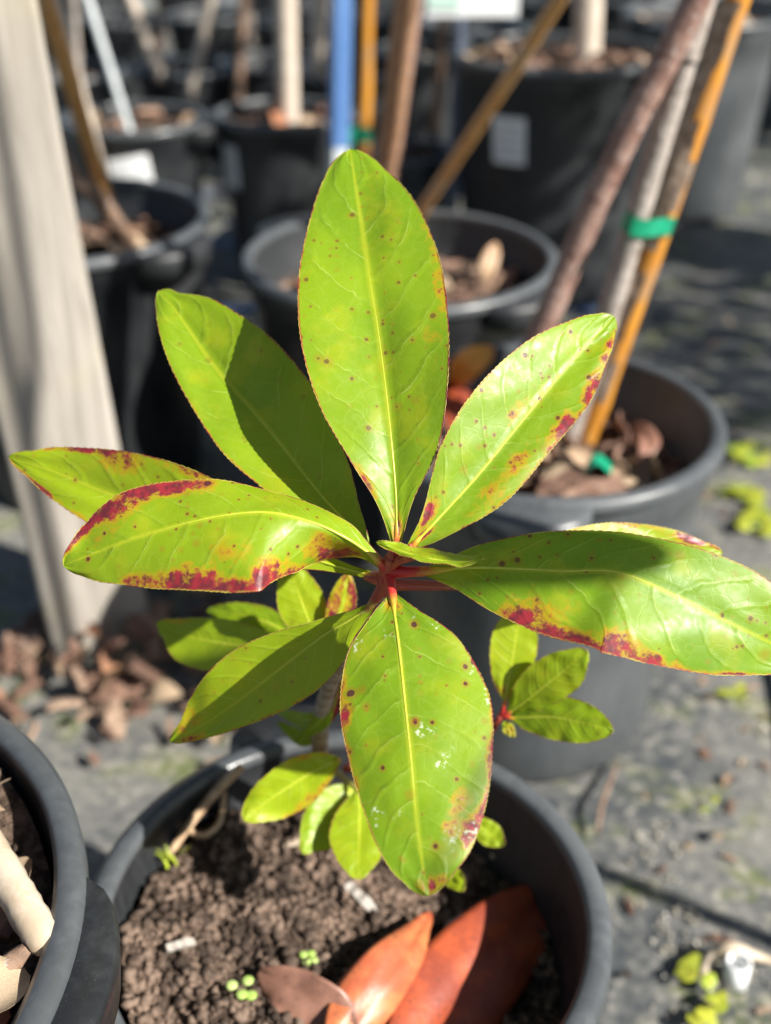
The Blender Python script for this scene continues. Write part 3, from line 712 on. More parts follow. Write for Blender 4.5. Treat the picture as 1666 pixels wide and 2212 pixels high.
# unseen tree, added so that its twig leaf shades the shrub's right leaf
hit = P(1190, 1200, .460); cpos = hit + SUN*0.85
t = tree('leafy young tree with one twig reaching towards the shrub', [Vector((0.95, -0.80, 0.0)), Vector((0.96, -0.80, 0.7)), Vector((0.95, -0.78, 1.2))], [.014, .012, .009], BARK_GREY, (Vector((0.95, -0.84, 1.45)), .20, 200))
tube('twig', [Vector((0.955, -0.79, 1.0)), cpos+Vector((0.15, -0.45, 0.06)), cpos+Vector((0.03, -0.01, 0.0))], [.004, .003, .0015], BARK_GREY, t)
X = Vector((1, 0, 0)); X = (X-SUN*X.dot(SUN)).normalized(); Y = SUN.cross(X)
for ox, oy, an, ln in ((0.0, 0.0, 0.0, .070),):
    V, Fc = [], []; m = 12; ca, sa_ = math.cos(an), math.sin(an)
    for k in range(m):
        a_ = 2*math.pi*k/m; lx, ly = math.cos(a_)*ln/2, math.sin(a_)*ln*0.20
        V.append(cpos + X*(ox+lx*ca-ly*sa_) + Y*(oy+lx*sa_+ly*ca) + SUN*0.004*math.sin(3*a_))
    V.append(cpos + X*ox + Y*oy + SUN*0.002); mesh_obj('shade_twig_leaf', V, [(k, (k+1) % m, m) for k in range(m)], CROWN, t)

# ------------------------------------------------------------------ mulch and litter
chips(110, in_disc(mr_c, mrs, lambda x, y: mz(x, y)+0.014*R.random()), 0.034, 'bark chip around the foot of the taped stake', 'bark in the taped-stake pot', 0.55, 0.9, 'dry brown leaf among bark by the taped stake', 'dry leaves in the taped-stake pot')
chips(50, in_disc(bc_c, brs, bz_), 0.040, 'bark chip in the pot of the thin slanting cane', 'bark in the slanting-cane pot', 0.3, 0.6, 'dry leaf in the pot of the slanting cane', 'dry leaves in the slanting-cane pot')
chips(30, in_disc(lb_c, lrs, lz, x0=-0.42), 0.042, 'bark chip in the pot behind the wooden post', 'bark in the pot behind the post', 0.2, 0.6, 'dry leaf in the pot behind the wooden post', 'dry leaves behind the post')
chips(75, in_disc(ll_c, llrs, lambda x, y: llz(x, y)+0.004+0.008*R.random(), x0=-0.25), 0.027, 'bark chip in the wide pot of sticks', 'bark in the wide pot', 0.72, 0.9, 'dry leaf in the wide pot of sticks', 'dry leaves in the wide pot')
def pile():
    g0 = PZ(262, 1430, 0)
    while True:
        x, y = g0.x+R.gauss(0, 0.075), g0.y+R.gauss(0, 0.085)
        h = 0.055*math.exp(-(((x-g0.x)/0.07)**2+((y-g0.y)/0.08)**2))
        if not (abs(x+0.318) < 0.06 and abs(y-1.03) < 0.06): return x, y, h*R.random()
chips(90, pile, 0.033, 'bark chip in the mulch heap at the foot of the post', 'mulch heap at the post foot', 0.22, 0.7, 'dry leaf in the mulch heap at the post', 'dry leaves at the post foot')
def strew():
    g0 = PZ(60, 1420, 0); return g0.x+R.gauss(0, 0.06), g0.y+R.gauss(0, 0.05), 0.003
chips(26, strew, 0.022, 'bark chip strewn left of the post foot', 'bark strewn beside the post', 0.4, 0.5, 'dry leaf strewn left of the post foot', 'leaves strewn beside the post')
for (c, r, h, zf, rs), n, lab in zip(rear[:5], (14, 12, 5, 34, 10), ('the tilted-sticker pot', 'the pale-trunk pot', 'the smallest grey pot', 'the big sticker pot', 'the tall grey pot')):
    chips(n, in_disc(c, rs, zf), 0.045, 'bark chip in '+lab, 'bark in '+lab, 0.4, 0.6, 'dry leaf in '+lab, 'leaves in '+lab)
for c, r, h, zf, rs in rear[5:]:                           # too far and blurred to pick apart: one litter layer for each pot
    V, Fc = [], []
    for _ in range(26):
        x, y, z = in_disc(c, rs, zf)(); add_lump(V, Fc, Vector((x, y, z+0.004)), 0.008+0.016*R.random()**2)
    tag(mesh_obj('leaf_litter', V, Fc, LITTER, smooth=False), 'tan leaf litter in a pot of the blurred back rows', 'leaf litter', 'litter in the blurred back rows', 'stuff')
def right_ground():
    while True:
        p = PZ(1330+R.random()*340, 250+R.random()*1950, 0)
        if (p-mr_c).length > 0.17 and (p-front_c).length > 0.17 and (Vector((p.x, p.y, 0))-pC[1]).length > 0.2: return p.x, p.y, gz(p.x, p.y)+0.002
chips(60, right_ground, 0.013, 'small bark crumb on the open weed fabric', 'bark crumbs on the fabric', 0.45, 0.3, 'small dry leaf on the open weed fabric', 'dry leaves on the fabric')

# ------------------------------------------------------------------ leaf builder
def leaf(parent, st, red=(), tint=0.3, spotty=1.0, scuff=0.0, bulge=0.05, mat=LEAF, name='leaf', margin=True, rib=MIDRIB, teeth=58, tooth=0.0005, n=190, cols=8, wave=0.0, petiole=None, label=None, ribr=0.00075, seed=0, marginmat=None, tippow=0.58):
    # st: base -> tip, (u, v, distance, half width left, half width right, edge offset left, edge offset right)
    st = [tuple(s)+(0.0,)*(7-len(s)) for s in st]
    L = [0.0]
    for a_, b_ in zip(st, st[1:]): L.append(L[-1]+math.hypot(b_[0]-a_[0], b_[1]-a_[1]))
    V, UV, RED = [], [], []; midp, eL, eR, nrms = [], [], [], []
    rows = []
    for i in range(n+1):
        t = i/n; l = t*L[-1]; k = 0
        while k < len(L)-2 and L[k+1] < l: k += 1
        f = (l-L[k])/(L[k+1]-L[k]); s = cr(st, min(k+f, len(st)-1))
        s2 = cr(st, min(k+f+0.02, len(st)-1)); s1 = cr(st, max(k+f-0.02, 0)); tx, ty = s2[0]-s1[0], s2[1]-s1[1]; q = math.hypot(tx, ty) or 1
        nx, ny = ty/q, -tx/q; wl, wr = max(s[3], 0.4), max(s[4], 0.4)
        if k == len(L)-2: e = max(0.0, 1-f)**tippow; wl, wr = max(st[-2][3]*e, 0.3), max(st[-2][4]*e, 0.3)
        M = P(s[0], s[1], s[2]); A = P(s[0]+nx*wl, s[1]+ny*wl, s[2]+s[5]); B = P(s[0]-nx*wr, s[1]-ny*wr, s[2]+s[6])
        rows.append((t, M, A, B))
    sgn = None
    for i, (t, M, A, B) in enumerate(rows):
        T = rows[min(i+1, n)][1]-rows[max(i-1, 0)][1]; nr = T.cross(B-A)
        nr = nr.normalized() if nr.length > 1e-12 else Vector((0, 0, 1))
        if sgn is None: 
            m_ = rows[n//2]; Tm = rows[n//2+1][1]-rows[n//2-1][1]; sgn = 1 if Tm.cross(m_[3]-m_[2]).dot(CAM-m_[1]) > 0 else -1
        nr = nr*sgn; nrms.append(nr); ph = (t*teeth) % 1.0; saw = (ph if ph < 0.8 else (1-ph)*4) - 0.4
        amp = tooth*min(1, max(0, (t-0.12)*6))*min(1, (1-t)*12)
        for E, side in ((A, -1), (B, 1)):
            wd = (E-M); wl_ = wd.length
            for c in range(cols, 0, -1) if side < 0 else range(1, cols+1):
                s_ = (c/cols)**0.9
                p = M + wd*s_ + nr*(bulge*wl_*4*s_*(1-s_)*0.5)
                if wave: p = p + nr*(wave*wl_*s_*s_*math.sin(t*14+side*1.3+seed))
                p = p + nr*(0.0011*noise.noise(Vector((t*7+seed, side*s_*2.2, seed*1.7))))*min(1, s_*4)
                if c == cols and wl_ > 1e-6: p = p + wd/wl_*amp*saw
                V.append(p); UV.append((0.5+0.5*side*s_, t)); rv = 0.0
                for (rt, rs_, ra, rb, rsd) in red:          # (centre along, centre across -1..1, size along, size across, strength)
                    rv = max(rv, rsd*math.exp(-((t-rt)/ra)**2-((side*s_-rs_)/rb)**2))
                RED.append(rv)
                if c == cols: (eL if side < 0 else eR).append(p)
            if side < 0:
                V.append(M); UV.append((0.5, t)); RED.append(0.0); midp.append(M)
    W = 2*cols+1; Fc = []
    for i in range(n):
        for c in range(W-1):
            q = i*W+c; Fc.append((q, q+1, q+W+1, q+W) if sgn > 0 else (q, q+W, q+W+1, q+1))
    o = mesh_obj(name, V, Fc, mat, parent); me = o.data
    ul = me.uv_layers.new(name='UVMap')
    for lp_ in me.loops: ul.data[lp_.index].uv = UV[lp_.vertex_index]
    for nm, vals in (('red', RED), ('tint', [tint]*len(V)), ('spotty', [spotty]*len(V)), ('scuff', [scuff]*len(V))):
        at_ = me.attributes.new(nm, 'FLOAT', 'POINT'); at_.data.foreach_set('value', vals)
    if label: o['label'] = label
    if rib:
        pr = [p-nr*0.0003 for p, nr in zip(midp, nrms)][::3]; m = len(pr)
        v_, f_ = tube_geo(pr, [ribr*(1-0.8*i/(m-1)) for i in range(m)], 6); mesh_obj('midrib', v_, f_, rib, o)
    if margin:
        ring = eL[6:] + eR[::-1][:-6]
        v_, f_ = tube_geo(ring, [0.00016]*len(ring), 4, cap=False); mesh_obj('margin', v_, f_, marginmat or MARGIN, o)
    if petiole:
        pm, pts_, r0 = petiole
        run = [midp[k]-nrms[k]*0.0004 for k in (n//40, n//14, n//7)]
        Q = [tuple(x) for x in pts_[:-1]] + [tuple(x) for x in run]; m = 6*(len(Q)-1)
        v_, f_ = tube_geo([Vector(cr(Q, j/6)) for j in range(m)]+[Vector(Q[-1])], [r0*(1.25-0.35*min(1, 2.2*j/m)) * (1.0 if j < 0.45*m else max(0.12, 1-(j-0.45*m)/(0.5*m))) for j in range(m+1)], 8)
        po = mesh_obj('petiole', v_, f_, pm, o)
        at_ = po.data.attributes.new('along', 'FLOAT', 'POINT'); at_.data.foreach_set('value', [(q//8)/m for q in range(len(v_))])
    return o

# ------------------------------------------------------------------ the shrub
stem_pts = [P(835, 1225, .478), P(829, 1275, .487), P(800, 1345, .505), P(735, 1440, .545), P(706, 1500, .580), P(692, 1590, .630), PF(690, 1770, -0.01)]
shrub = thing('shrub', 'glossy green shrub with red-spotted, red-edged leaves', 'shrub', stem_pts[-1])
tube('stem', stem_pts, [.0028, .0030, .0032, .0036, .0042, .0046, .0055], STEM, shrub, seg=12, sub=10, knob=0.08, rnd=random.Random(2))
tube('shoot_tip', [P(832, 1280, .486), P(836, 1235, .479), P(845, 1205, .474), P(850, 1190, .472)], [.0030, .0034, .0028, .0010], SHOOT, shrub, seg=10)
tube('bud', [P(856, 1212, .472), P(880, 1192, .468), P(886, 1181, .466), P(884, 1176, .465)], [.0014, .0013, .0013, .0005], SHOOT, shrub, seg=8)
HUB = P(838, 1235, .479)
def pet(u, v, d, m=PETIOLE, r=0.0019, hub=HUB, lift=0.0):
    e = P(u, v, d); return (m, [hub, hub.lerp(e, 0.5)+Vector((0, 0, lift)), e], r)

# upright centre leaf
leaf(shrub, [(857, 1178, .474, 10, 9), (856, 1085, .474, 42, 35, -.002, -.003), (848, 980, .476, 95, 96, -.005, -.007), (836, 860, .482, 146, 131, -.007, -.010),
    (818, 720, .492, 168, 152, -.006, -.010), (796, 580, .505, 152, 155, -.004, -.007), (777, 455, .520, 108, 120, -.002, -.004), (764, 372, .532, 62, 64), (757, 322, .540, 3, 3)],
    red=[(.03, 0, .06, .9, .62), (.16, -.95, .06, .25, .7), (.62, .95, .10, .14, .45), (.72, .97, .12, .10, .5), (.5, .8, .12, .3, .28), (.86, .2, .1, .6, .25)], tint=.30, spotty=.7, wave=.035, seed=1, petiole=pet(857, 1172, .474))
# shaded upper-left leaf
leaf(shrub, [(797, 1185, .487, 7, 7), (750, 1130, .490, 36, 40), (690, 1065, .495, 66, 86, -.004, -.004), (575, 920, .510, 108, 131, -.008, -.006), (470, 800, .524, 88, 131, -.008, -.006),
    (400, 700, .535, 62, 84, -.006, -.002), (362, 648, .541, 30, 26), (343, 628, .544, 3, 3)],
    red=[(.4, -.98, .5, .05, .5)], tint=.42, spotty=.25, seed=2, petiole=pet(795, 1183, .487))
# upper-right leaf
leaf(shrub, [(884, 1186, .470, 8, 8), (938, 1130, .470, 34, 40, -.002, -.002), (1030, 1030, .474, 102, 82, -.006, -.004), (1120, 920, .480, 122, 88, -.008, -.005), (1210, 810, .488, 104, 86, -.007, -.005),
    (1278, 735, .496, 62, 52, -.003, -.003), (1312, 700, .500, 30, 26), (1328, 684, .502, 3, 3)],
    red=[(.05, 0, .07, .35, .95), (.12, -.6, .07, .4, .8), (.55, .98, .40, .10, .62), (.62, .85, .08, .25, .75), (.78, .9, .08, .25, .7), (.9, .8, .07, .3, .6), (.3, .6, .12, .35, .45), (.45, .55, .12, .3, .45), (.55, -.2, .08, .15, .45), (.5, -.97, .3, .08, .4)],
    tint=.35, spotty=.9, wave=.03, seed=3, petiole=pet(884, 1184, .470))
# big left leaf
leaf(shrub, [(826, 1222, .474, 8, 8), (788, 1190, .470, 18, 16, .012, .003), (742, 1160, .466, 56, 32, .016, .006), (676, 1129, .463, 113, 35, .004, .012), (575, 1106, .461, 170, 50, -.012, .016), (450, 1119, .461, 162, 86, -.012, .014),
    (300, 1160, .464, 117, 103, -.006, .010), (205, 1195, .468, 68, 66, -.002, .005), (165, 1210, .470, 36, 36), (138, 1221, .472, 3, 3)],
    red=[(.50, -.98, .34, .16, .98), (.62, -.85, .12, .25, .75), (.36, -.85, .10, .25, .8), (.72, -.9, .14, .22, .8), (.70, .95, .13, .28, .95), (.80, .8, .10, .4, .7), (.6, .85, .10, .3, .7), (.9, .9, .1, .35, .85), (.5, -.5, .12, .25, .40), (.85, .3, .08, .3, .45), (.15, -.6, .1, .6, .7)],
    tint=.55, spotty=1.0, bulge=.10, wave=.02, seed=4, petiole=pet(824, 1220, .474))
# far left leaf
leaf(shrub, [(815, 1246, .492, 7, 7), (700, 1215, .498, 18, 18), (560, 1168, .506, 60, 60, -.004, -.004), (400, 1118, .514, 90, 102, -.005, -.006), (240, 1068, .522, 78, 98, -.005, -.006), (120, 1020, .528, 52, 58), (62, 1001, .531, 26, 28), (20, 987, .534, 3, 3)],
    red=[(.8, .95, .16, .14, .75), (.55, .95, .1, .15, .6), (.9, -.95, .15, .16, .75), (.72, .7, .08, .3, .5)], tint=.85, spotty=.7, seed=5, petiole=pet(815, 1246, .492))
# right leaf, reaching out of the frame
leaf(shrub, [(915, 1235, .470, 9, 8), (975, 1229, .467, 26, 40, .002, 0), (1040, 1226, .464, 50, 82, .004, -.003), (1130, 1229, .460, 74, 122, .006, -.006), (1215, 1233, .457, 86, 148, .008, -.008), (1335, 1236, .455, 88, 178, .008, -.010), (1458, 1286, .455, 112, 160, .006, -.008),
    (1583, 1349, .458, 122, 120, .004, -.004), (1672, 1392, .461, 98, 72), (1730, 1420, .463, 56, 40), (1768, 1436, .465, 3, 3)],
    red=[(.40, .98, .26, .13, .98), (.50, .88, .09, .22, .85), (.24, .85, .07, .28, .85), (.62, .96, .14, .10, .8), (.82, .97, .1, .08, .7), (.6, -.97, .1, .06, .4), (.3, .6, .12, .3, .4)],
    tint=.15, spotty=.75, bulge=.09, wave=.035, seed=6, petiole=pet(912, 1235, .470, r=.0024))
# leaf behind the right leaf
leaf(shrub, [(990, 1268, .498, 10, 10), (1080, 1250, .505, 38, 34), (1200, 1222, .514, 66, 60), (1320, 1203, .522, 74, 66), (1440, 1192, .530, 52, 48), (1520, 1192, .535, 22, 22), (1562, 1194, .538, 3, 3)],
    red=[(.9, -.8, .12, .4, .8), (.6, -.95, .3, .12, .5)], tint=.7, spotty=.5, seed=7, petiole=pet(992, 1267, .498, hub=P(838, 1262, .485), m=YSTEM, r=.0022))
# bottom leaf
leaf(shrub, [(848, 1286, .472, 9, 9), (853, 1330, .466, 56, 56), (862, 1400, .458, 132, 112, .002, .004), (875, 1520, .446, 183, 140, .004, .006), (888, 1640, .436, 177, 132, .005, .006), (899, 1760, .427, 150, 107, .004, .004),
    (910, 1850, .421, 108, 78, .002, .002), (918, 1900, .418, 60, 44), (925, 1936, .416, 3, 3)],
    red=[(.45, .98, .30, .07, .7), (.38, .95, .06, .12, .8), (.62, -.98, .30, .07, .75), (.80, -.9, .08, .2, .75), (.97, -.3, .05, .9, .65), (.02, 0, .04, .8, .7), (.3, .97, .1, .08, .6), (.7, -.6, .08, .2, .5), (.78, -.55, .05, .2, .5)],
    tint=.30, spotty=1.0, scuff=.9, bulge=.07, wave=.02, seed=8, petiole=pet(848, 1284, .472, r=.0022))
# bottom-left leaf
leaf(shrub, [(806, 1308, .490, 8, 8), (755, 1340, .494, 32, 20), (700, 1372, .500, 72, 37, -.002, -.002), (630, 1425, .508, 86, 72, -.004, -.004), (565, 1476, .514, 76, 92, -.005, -.005), (500, 1526, .520, 52, 88, -.004, -.005), (440, 1566, .526, 30, 60), (398, 1588, .529, 18, 26), (368, 1602, .532, 3, 3)],
    red=[(.9, .5, .1, .8, .4), (.93, -.6, .08, .6, .6), (.6, -.97, .4, .08, .6), (.55, -.3, .1, .25, .3)], tint=.75, spotty=.5, seed=9, petiole=pet(806, 1308, .490, YSTEM, .0021))
# young folded leaf at the tip
leaf(shrub, [(1046, 1206, .452, 3, 3), (1000, 1213, .453, 10, 15, -.002, .010), (950, 1209, .454, 9, 19, -.002, .012), (900, 1199, .456, 10, 18, -.002, .010), (858, 1186, .458, 10, 13, 0, .006), (832, 1177, .459, 8, 9), (813, 1171, .460, 1, 1)], red=[(.4, .0, .5, .5, .35)], tint=.75, spotty=.6, n=90, ribr=.0005, seed=10, tooth=.0003)
tube('petiole', [HUB, P(860, 1215, .470), P(905, 1203, .457)], [.0016, .0014, .0008], SHOOT, shrub, seg=8, sub=6)
# stubs of the whorl below
for u, v, d in ((884, 1268, .484), (786, 1248, .486), (815, 1300, .486)):
    tube('leaf_scar', [P(834, 1258, .483), P((836+u)/2, (1255+v)/2+2, (d+.482)/2), P(u, v, d)], [.0024, .0019, .0008], SHOOT, shrub, seg=8, sub=5)

# lower shoots
def low(st, **kw):
    kw.setdefault('tint', .8); kw.setdefault('spotty', .25); kw.setdefault('n', 70); kw.setdefault('cols', 5)
    return leaf(shrub, st, tooth=.0005, **kw)
nodeA = P(718, 1475, .565); nodeB = P(700, 1545, .605); nodeC = P(690, 1640, .66)
low([(640, 1405, .585, 6, 6), (590, 1400, .592, 38, 30), (500, 1392, .602, 62, 52), (410, 1375, .612, 60, 42), (365, 1357, .617, 26, 22), (338, 1345, .620, 3, 3)], red=[(.9, .8, .2, .4, .5)], seed=12, petiole=pet(640, 1405, .585, PETGREEN, .0015, nodeA))
low([(640, 1380, .61, 6, 6), (590, 1350, .615, 30, 30), (530, 1330, .62, 40, 28), (480, 1320, .625, 26, 16), (448, 1318, .63, 3, 3)], tint=.5, seed=13, petiole=pet(640, 1380, .61, PETGREEN, .0014, nodeA))
low([(690, 1400, .580, 6, 6), (672, 1355, .578, 40, 36), (655, 1310, .575, 52, 50), (640, 1265, .573, 44, 40), (625, 1225, .572, 20, 20), (618, 1205, .571, 3, 3)], tint=.95, red=[(.4, 1, .4, .3, .4)], seed=14, petiole=pet(690, 1400, .580, PETGREEN, .0015, nodeA))
low([(720, 1400, .575, 6, 6), (728, 1350, .572, 26, 26), (742, 1300, .570, 32, 28), (748, 1262, .569, 20, 18), (752, 1240, .568, 3, 3)], tint=.9, red=[(.5, 0, 1.2, 1.4, .62), (.5, .9, .6, .5, .9)], seed=15, petiole=pet(720, 1400, .575, PETIOLE, .0015, nodeA), label='leaf flushed bright red')
low([(712, 1560, .60, 5, 5), (725, 1515, .595, 14, 18), (738, 1475, .592, 14, 16), (745, 1440, .59, 2, 2)], red=[(.5, 0, 1.5, 2, 1.2)], tint=.9, seed=16, petiole=pet(712, 1560, .60, PETIOLE, .0014, nodeB), label='small leaf turned red')
low([(735, 1640, .606, 6, 6), (700, 1655, .606, 34, 34, .004, -.004), (650, 1683, .606, 55, 50, .006, -.006), (590, 1722, .604, 52, 46, .006, -.006), (550, 1752, .602, 30, 30), (526, 1772, .600, 3, 3)], tint=.95, red=[(.3, -.9, .5, .3, .55), (.2, .9, .3, .3, .5)], seed=17, petiole=pet(735, 1640, .61, PETIOLE, .0016, nodeC))
low([(770, 1700, .640, 6, 6), (742, 1722, .634, 40, 34), (706, 1758, .626, 62, 44), (680, 1800, .620, 52, 34), (662, 1828, .616, 24, 16), (655, 1845, .614, 3, 3)], tint=.45, seed=18, petiole=pet(770, 1700, .64, PETGREEN, .0016, nodeC))
low([(775, 1705, .628, 6, 6), (776, 1750, .620, 50, 46), (776, 1805, .610, 66, 64), (775, 1855, .602, 46, 48), (775, 1885, .598, 22, 24), (776, 1900, .596, 3, 3)], tint=.8, red=[(.95, 0, .1, 1, .35)], seed=19, petiole=pet(775, 1705, .628, PETGREEN, .0016, nodeC))
for a_, b_, c_ in (((712, 1540, .60), (660, 1555, .62), (590, 1530, .64)), ((705, 1590, .63), (650, 1590, .64), (600, 1560, .65)), ((715, 1520, .59), (690, 1560, .60), (640, 1600, .62))):
    low([a_+(4, 4), tuple((x+y)/2 for x, y in zip(a_, b_))+(14, 12), b_+(20, 16), c_+(2, 2)], tint=.6, spotty=0, seed=20)
# right side shoot
br = [P(745, 1660, .655), P(900, 1640, .640), P(1040, 1590, .610), P(1085, 1545, .598)]
tube('side_branch', br, [.0028, .0026, .0024, .0020], YSTEM, shrub, seg=8)
nodeR = br[-1]
low([(1092, 1515, .595, 5, 5), (1098, 1470, .592, 34, 32), (1108, 1420, .590, 50, 48), (1116, 1370, .589, 50, 46), (1122, 1335, .588, 34, 30), (1124, 1312, .587, 3, 3)], tint=1.0, spotty=0, red=[(.1, 0, .12, 1.2, .5)], seed=21, petiole=pet(1092, 1517, .595, PETIOLE, .0014, nodeR))
low([(1098, 1540, .595, 5, 5), (1125, 1522, .590, 34, 26), (1170, 1487, .582, 52, 44), (1220, 1447, .575, 46, 48), (1250, 1420, .571, 24, 28), (1268, 1404, .569, 3, 3)], tint=.7, spotty=.2, seed=22, petiole=pet(1098, 1541, .595, PETIOLE, .0014, nodeR))
low([(1105, 1552, .595, 5, 5), (1140, 1550, .590, 28, 30), (1200, 1550, .582, 46, 48), (1260, 1562, .575, 44, 44), (1300, 1572, .571, 26, 28), (1325, 1580, .569, 3, 3)], tint=.55, spotty=.2, seed=23, petiole=pet(1105, 1552, .595, PETIOLE, .0014, nodeR))
low([(1088, 1560, .597, 4, 4), (1098, 1575, .594, 14, 12), (1112, 1592, .592, 3, 3)], tint=1, red=[(.5, 0, 1, 1, .5)], seed=24)
low([(1010, 1770, .625, 5, 5), (1035, 1785, .622, 22, 22), (1065, 1808, .620, 26, 24), (1090, 1825, .618, 3, 3)], tint=.9, seed=25, petiole=pet(1010, 1770, .625, PETGREEN, .0013, br[1]))
low([(930, 1850, .63, 5, 5), (955, 1875, .62, 22, 20), (985, 1905, .612, 22, 18), (1002, 1925, .608, 3, 3)], tint=.9, seed=26, petiole=pet(930, 1850, .63, PETGREEN, .0013, br[1]))

# ------------------------------------------------------------------ things lying in the front pot
def dead(name_label, st, mat, cat='dead leaf', **kw):
    S = []
    for u, v, z, wl, wr, *e in st: S.append((u, v, dz(u, v, PF(u, v, z).z if z < 0.1 else z), wl, wr, *e))
    o = leaf(None, S, mat=mat, margin=False, rib=kw.pop('rib', mat), teeth=1, tooth=0, name='fallen_leaf', n=60, cols=6, **kw)
    md = o.modifiers.new('thickness', 'SOLIDIFY'); md.thickness = 0.0007; md.offset = -1
    return tag(o, name_label, cat)
dead('large shiny red-brown fallen leaf leaning on the pot wall', [(830, 2330, 0.004, 8, 8), (880, 2270, 0.004, 60, 80), (960, 2175, 0.006, 110, 115, .004, -.006), (1040, 2085, 0.008, 112, 108, .006, -.008), (1120, 2000, 0.010, 88, 84, .004, -.005), (1172, 1940, 0.011, 46, 36), (1195, 1912, 0.012, 3, 3)], DEAD_RED, bulge=.18, seed=31)
dead('curled orange fallen leaf on the soil', [(700, 2300, 0.004, 8, 8), (760, 2200, 0.014, 60, 60, .004, .004), (820, 2120, 0.022, 66, 66, .006, .006), (875, 2050, 0.020, 48, 46), (910, 2000, 0.012, 20, 20), (930, 1972, 0.006, 2, 2)], DEAD_ORANGE, bulge=.3, seed=32, wave=.08)
dead('torn dull brown leaf flat on the soil', [(560, 2098, 0.008, 10, 10), (600, 2120, 0.010, 40, 50), (650, 2155, 0.011, 60, 70), (700, 2190, 0.010, 66, 60), (745, 2235, 0.008, 40, 30), (760, 2260, 0.007, 3, 3)], DEAD_BROWN, bulge=.06, seed=33, wave=.12)
t = thing('twig', 'forked dry twig standing in the soil', 'twig', PF(365, 1845, -0.003))
tube('stick', [PF(362, 1852, -0.004), PF(400, 1795, 0.008), PF(460, 1718, 0.024), PF(522, 1655, 0.042)], [.0028, .0026, .0030, .0028], TWIG, t)
tube('side_twig', [PF(378, 1745, 0.004), PF(405, 1790, 0.004), PF(440, 1805, 0.004), PF(475, 1775, 0.008), PF(485, 1710, 0.018)], [.0018, .002, .002, .002, .0018], TWIG, t)
def loose_chip(label, p, size, rz, mat):
    me = BM[int(size*7919*100) % 9].copy(); me.materials.clear(); me.materials.append(mat)
    o = bpy.data.objects.new('wood_chip', me); COL.objects.link(o); o.location = p; o.scale = (size*1.2, size, size*1.6); o.rotation_euler = (0.35, 0.1, rz)
    return tag(o, label, 'wood chip')
def lumpy(name, label, cat, pts, rad, mat):
    t = thing(name, label, cat, pts[0]); tube('piece', pts, rad, mat, t, seg=9, sub=6, knob=0.09, rnd=random.Random(len(label))); return t
loose_chip('short bleached wood chip on the bare soil', PF(388, 2043, 0.005), 0.0135, 0.45, CHIPWHITE)
loose_chip('bleached chip below the lowest leaf pair', PF(778, 1938, 0.005), 0.018, -0.8, CHIPWHITE)
loose_chip('pale splinter beside the lowest leaf pair', PF(632, 1825, 0.005), 0.012, 0.6, PALESTICK)
lumpy('root', 'hooked pale root near the pot wall', 'root', [PF(1062, 1850, 0.008), PF(1090, 1838, 0.014), PF(1122, 1826, 0.016), PF(1132, 1850, 0.008)], [.0022, .0024, .0026, .0018], PALESTICK)
loose_chip('grey stone-like chip between the two fallen leaves', PF(985, 1992, 0.005), 0.014, 0.7, CHIPWHITE)
lumpy('stick', 'thick pale broken stick in the wide pot', 'stick', [PZ(-60, 1770, .363), PZ(0, 1870, .363), PZ(50, 1955, .361), PZ(98, 2032, .357), PZ(108, 2050, .354)], [.0078, .0080, .0080, .0075, .003], PALESTICK)
lumpy('stick', 'dark splintered stick in the wide pot', 'stick', [PZ(-40, 2130, .352), PZ(20, 2085, .354), PZ(80, 2035, .354)], [.005, .005, .003], BARK_DARK)
def sprout(label, spots, s, z):
    c = PF(spots[0][0], spots[0][1], 0.0); t = thing('seedling', label, 'seedling', c)
    for u, v in spots:
        p = PF(u, v, 0.007); V, Fc = lathe([(0.0, s*0.25), (s*0.6, s*0.30), (s, s*0.05), (s*0.7, -s*0.2), (0, -s*0.25)], 10, p); mesh_obj('seed_leaf', V, Fc, SPROUT, t)
        v2, f2 = tube_geo([p, c], [0.0006, 0.0006], 5); mesh_obj('stalk', v2, f2, SPROUT, t)
sprout('four round seedling leaves between chip and fallen leaf', [(500, 2128), (535, 2118), (522, 2148), (542, 2150)], .0034, .22)
sprout('tight cluster of tiny seedling leaves on bare soil', [(655, 2062), (672, 2060), (662, 2078), (678, 2075)], .0026, .22)
sprout('single seedling leaf left of the twig', [(327, 1810), (330, 1815)], .0030, .222)
sprout('seedling hidden behind the forked twig', [(418, 1728), (432, 1722)], .0040, .222)
def blades(label, c, n, L, spread, name='grass_tuft', mat=None, wd=0.0012):
    V, Fc = [], []
    for _ in range(n):
        a = R.random()*6.283; d = Vector((math.cos(a), math.sin(a), 0)); s = Vector((-d.y, d.x, 0))*wd; l = L*(.6+.6*R.random()); o = Vector((R.gauss(0, spread), R.gauss(0, spread), 0)); b = len(V)
        for k in range(4):
            f = k/3; q = c+o+d*l*0.7*f*f+Vector((0, 0, l*(f-0.35*f*f))); V += [q-s*(1-f*.9), q+s*(1-f*.9)]
        for k in range(3): Fc.append((b+2*k, b+2*k+1, b+2*k+3, b+2*k+2))
    return tag(mesh_obj(name, V, Fc, mat or WEED), label, 'grass')
blades('small green grass tuft at the foot of the twig', PF(365, 1868, -0.003), 9, .016, .003)

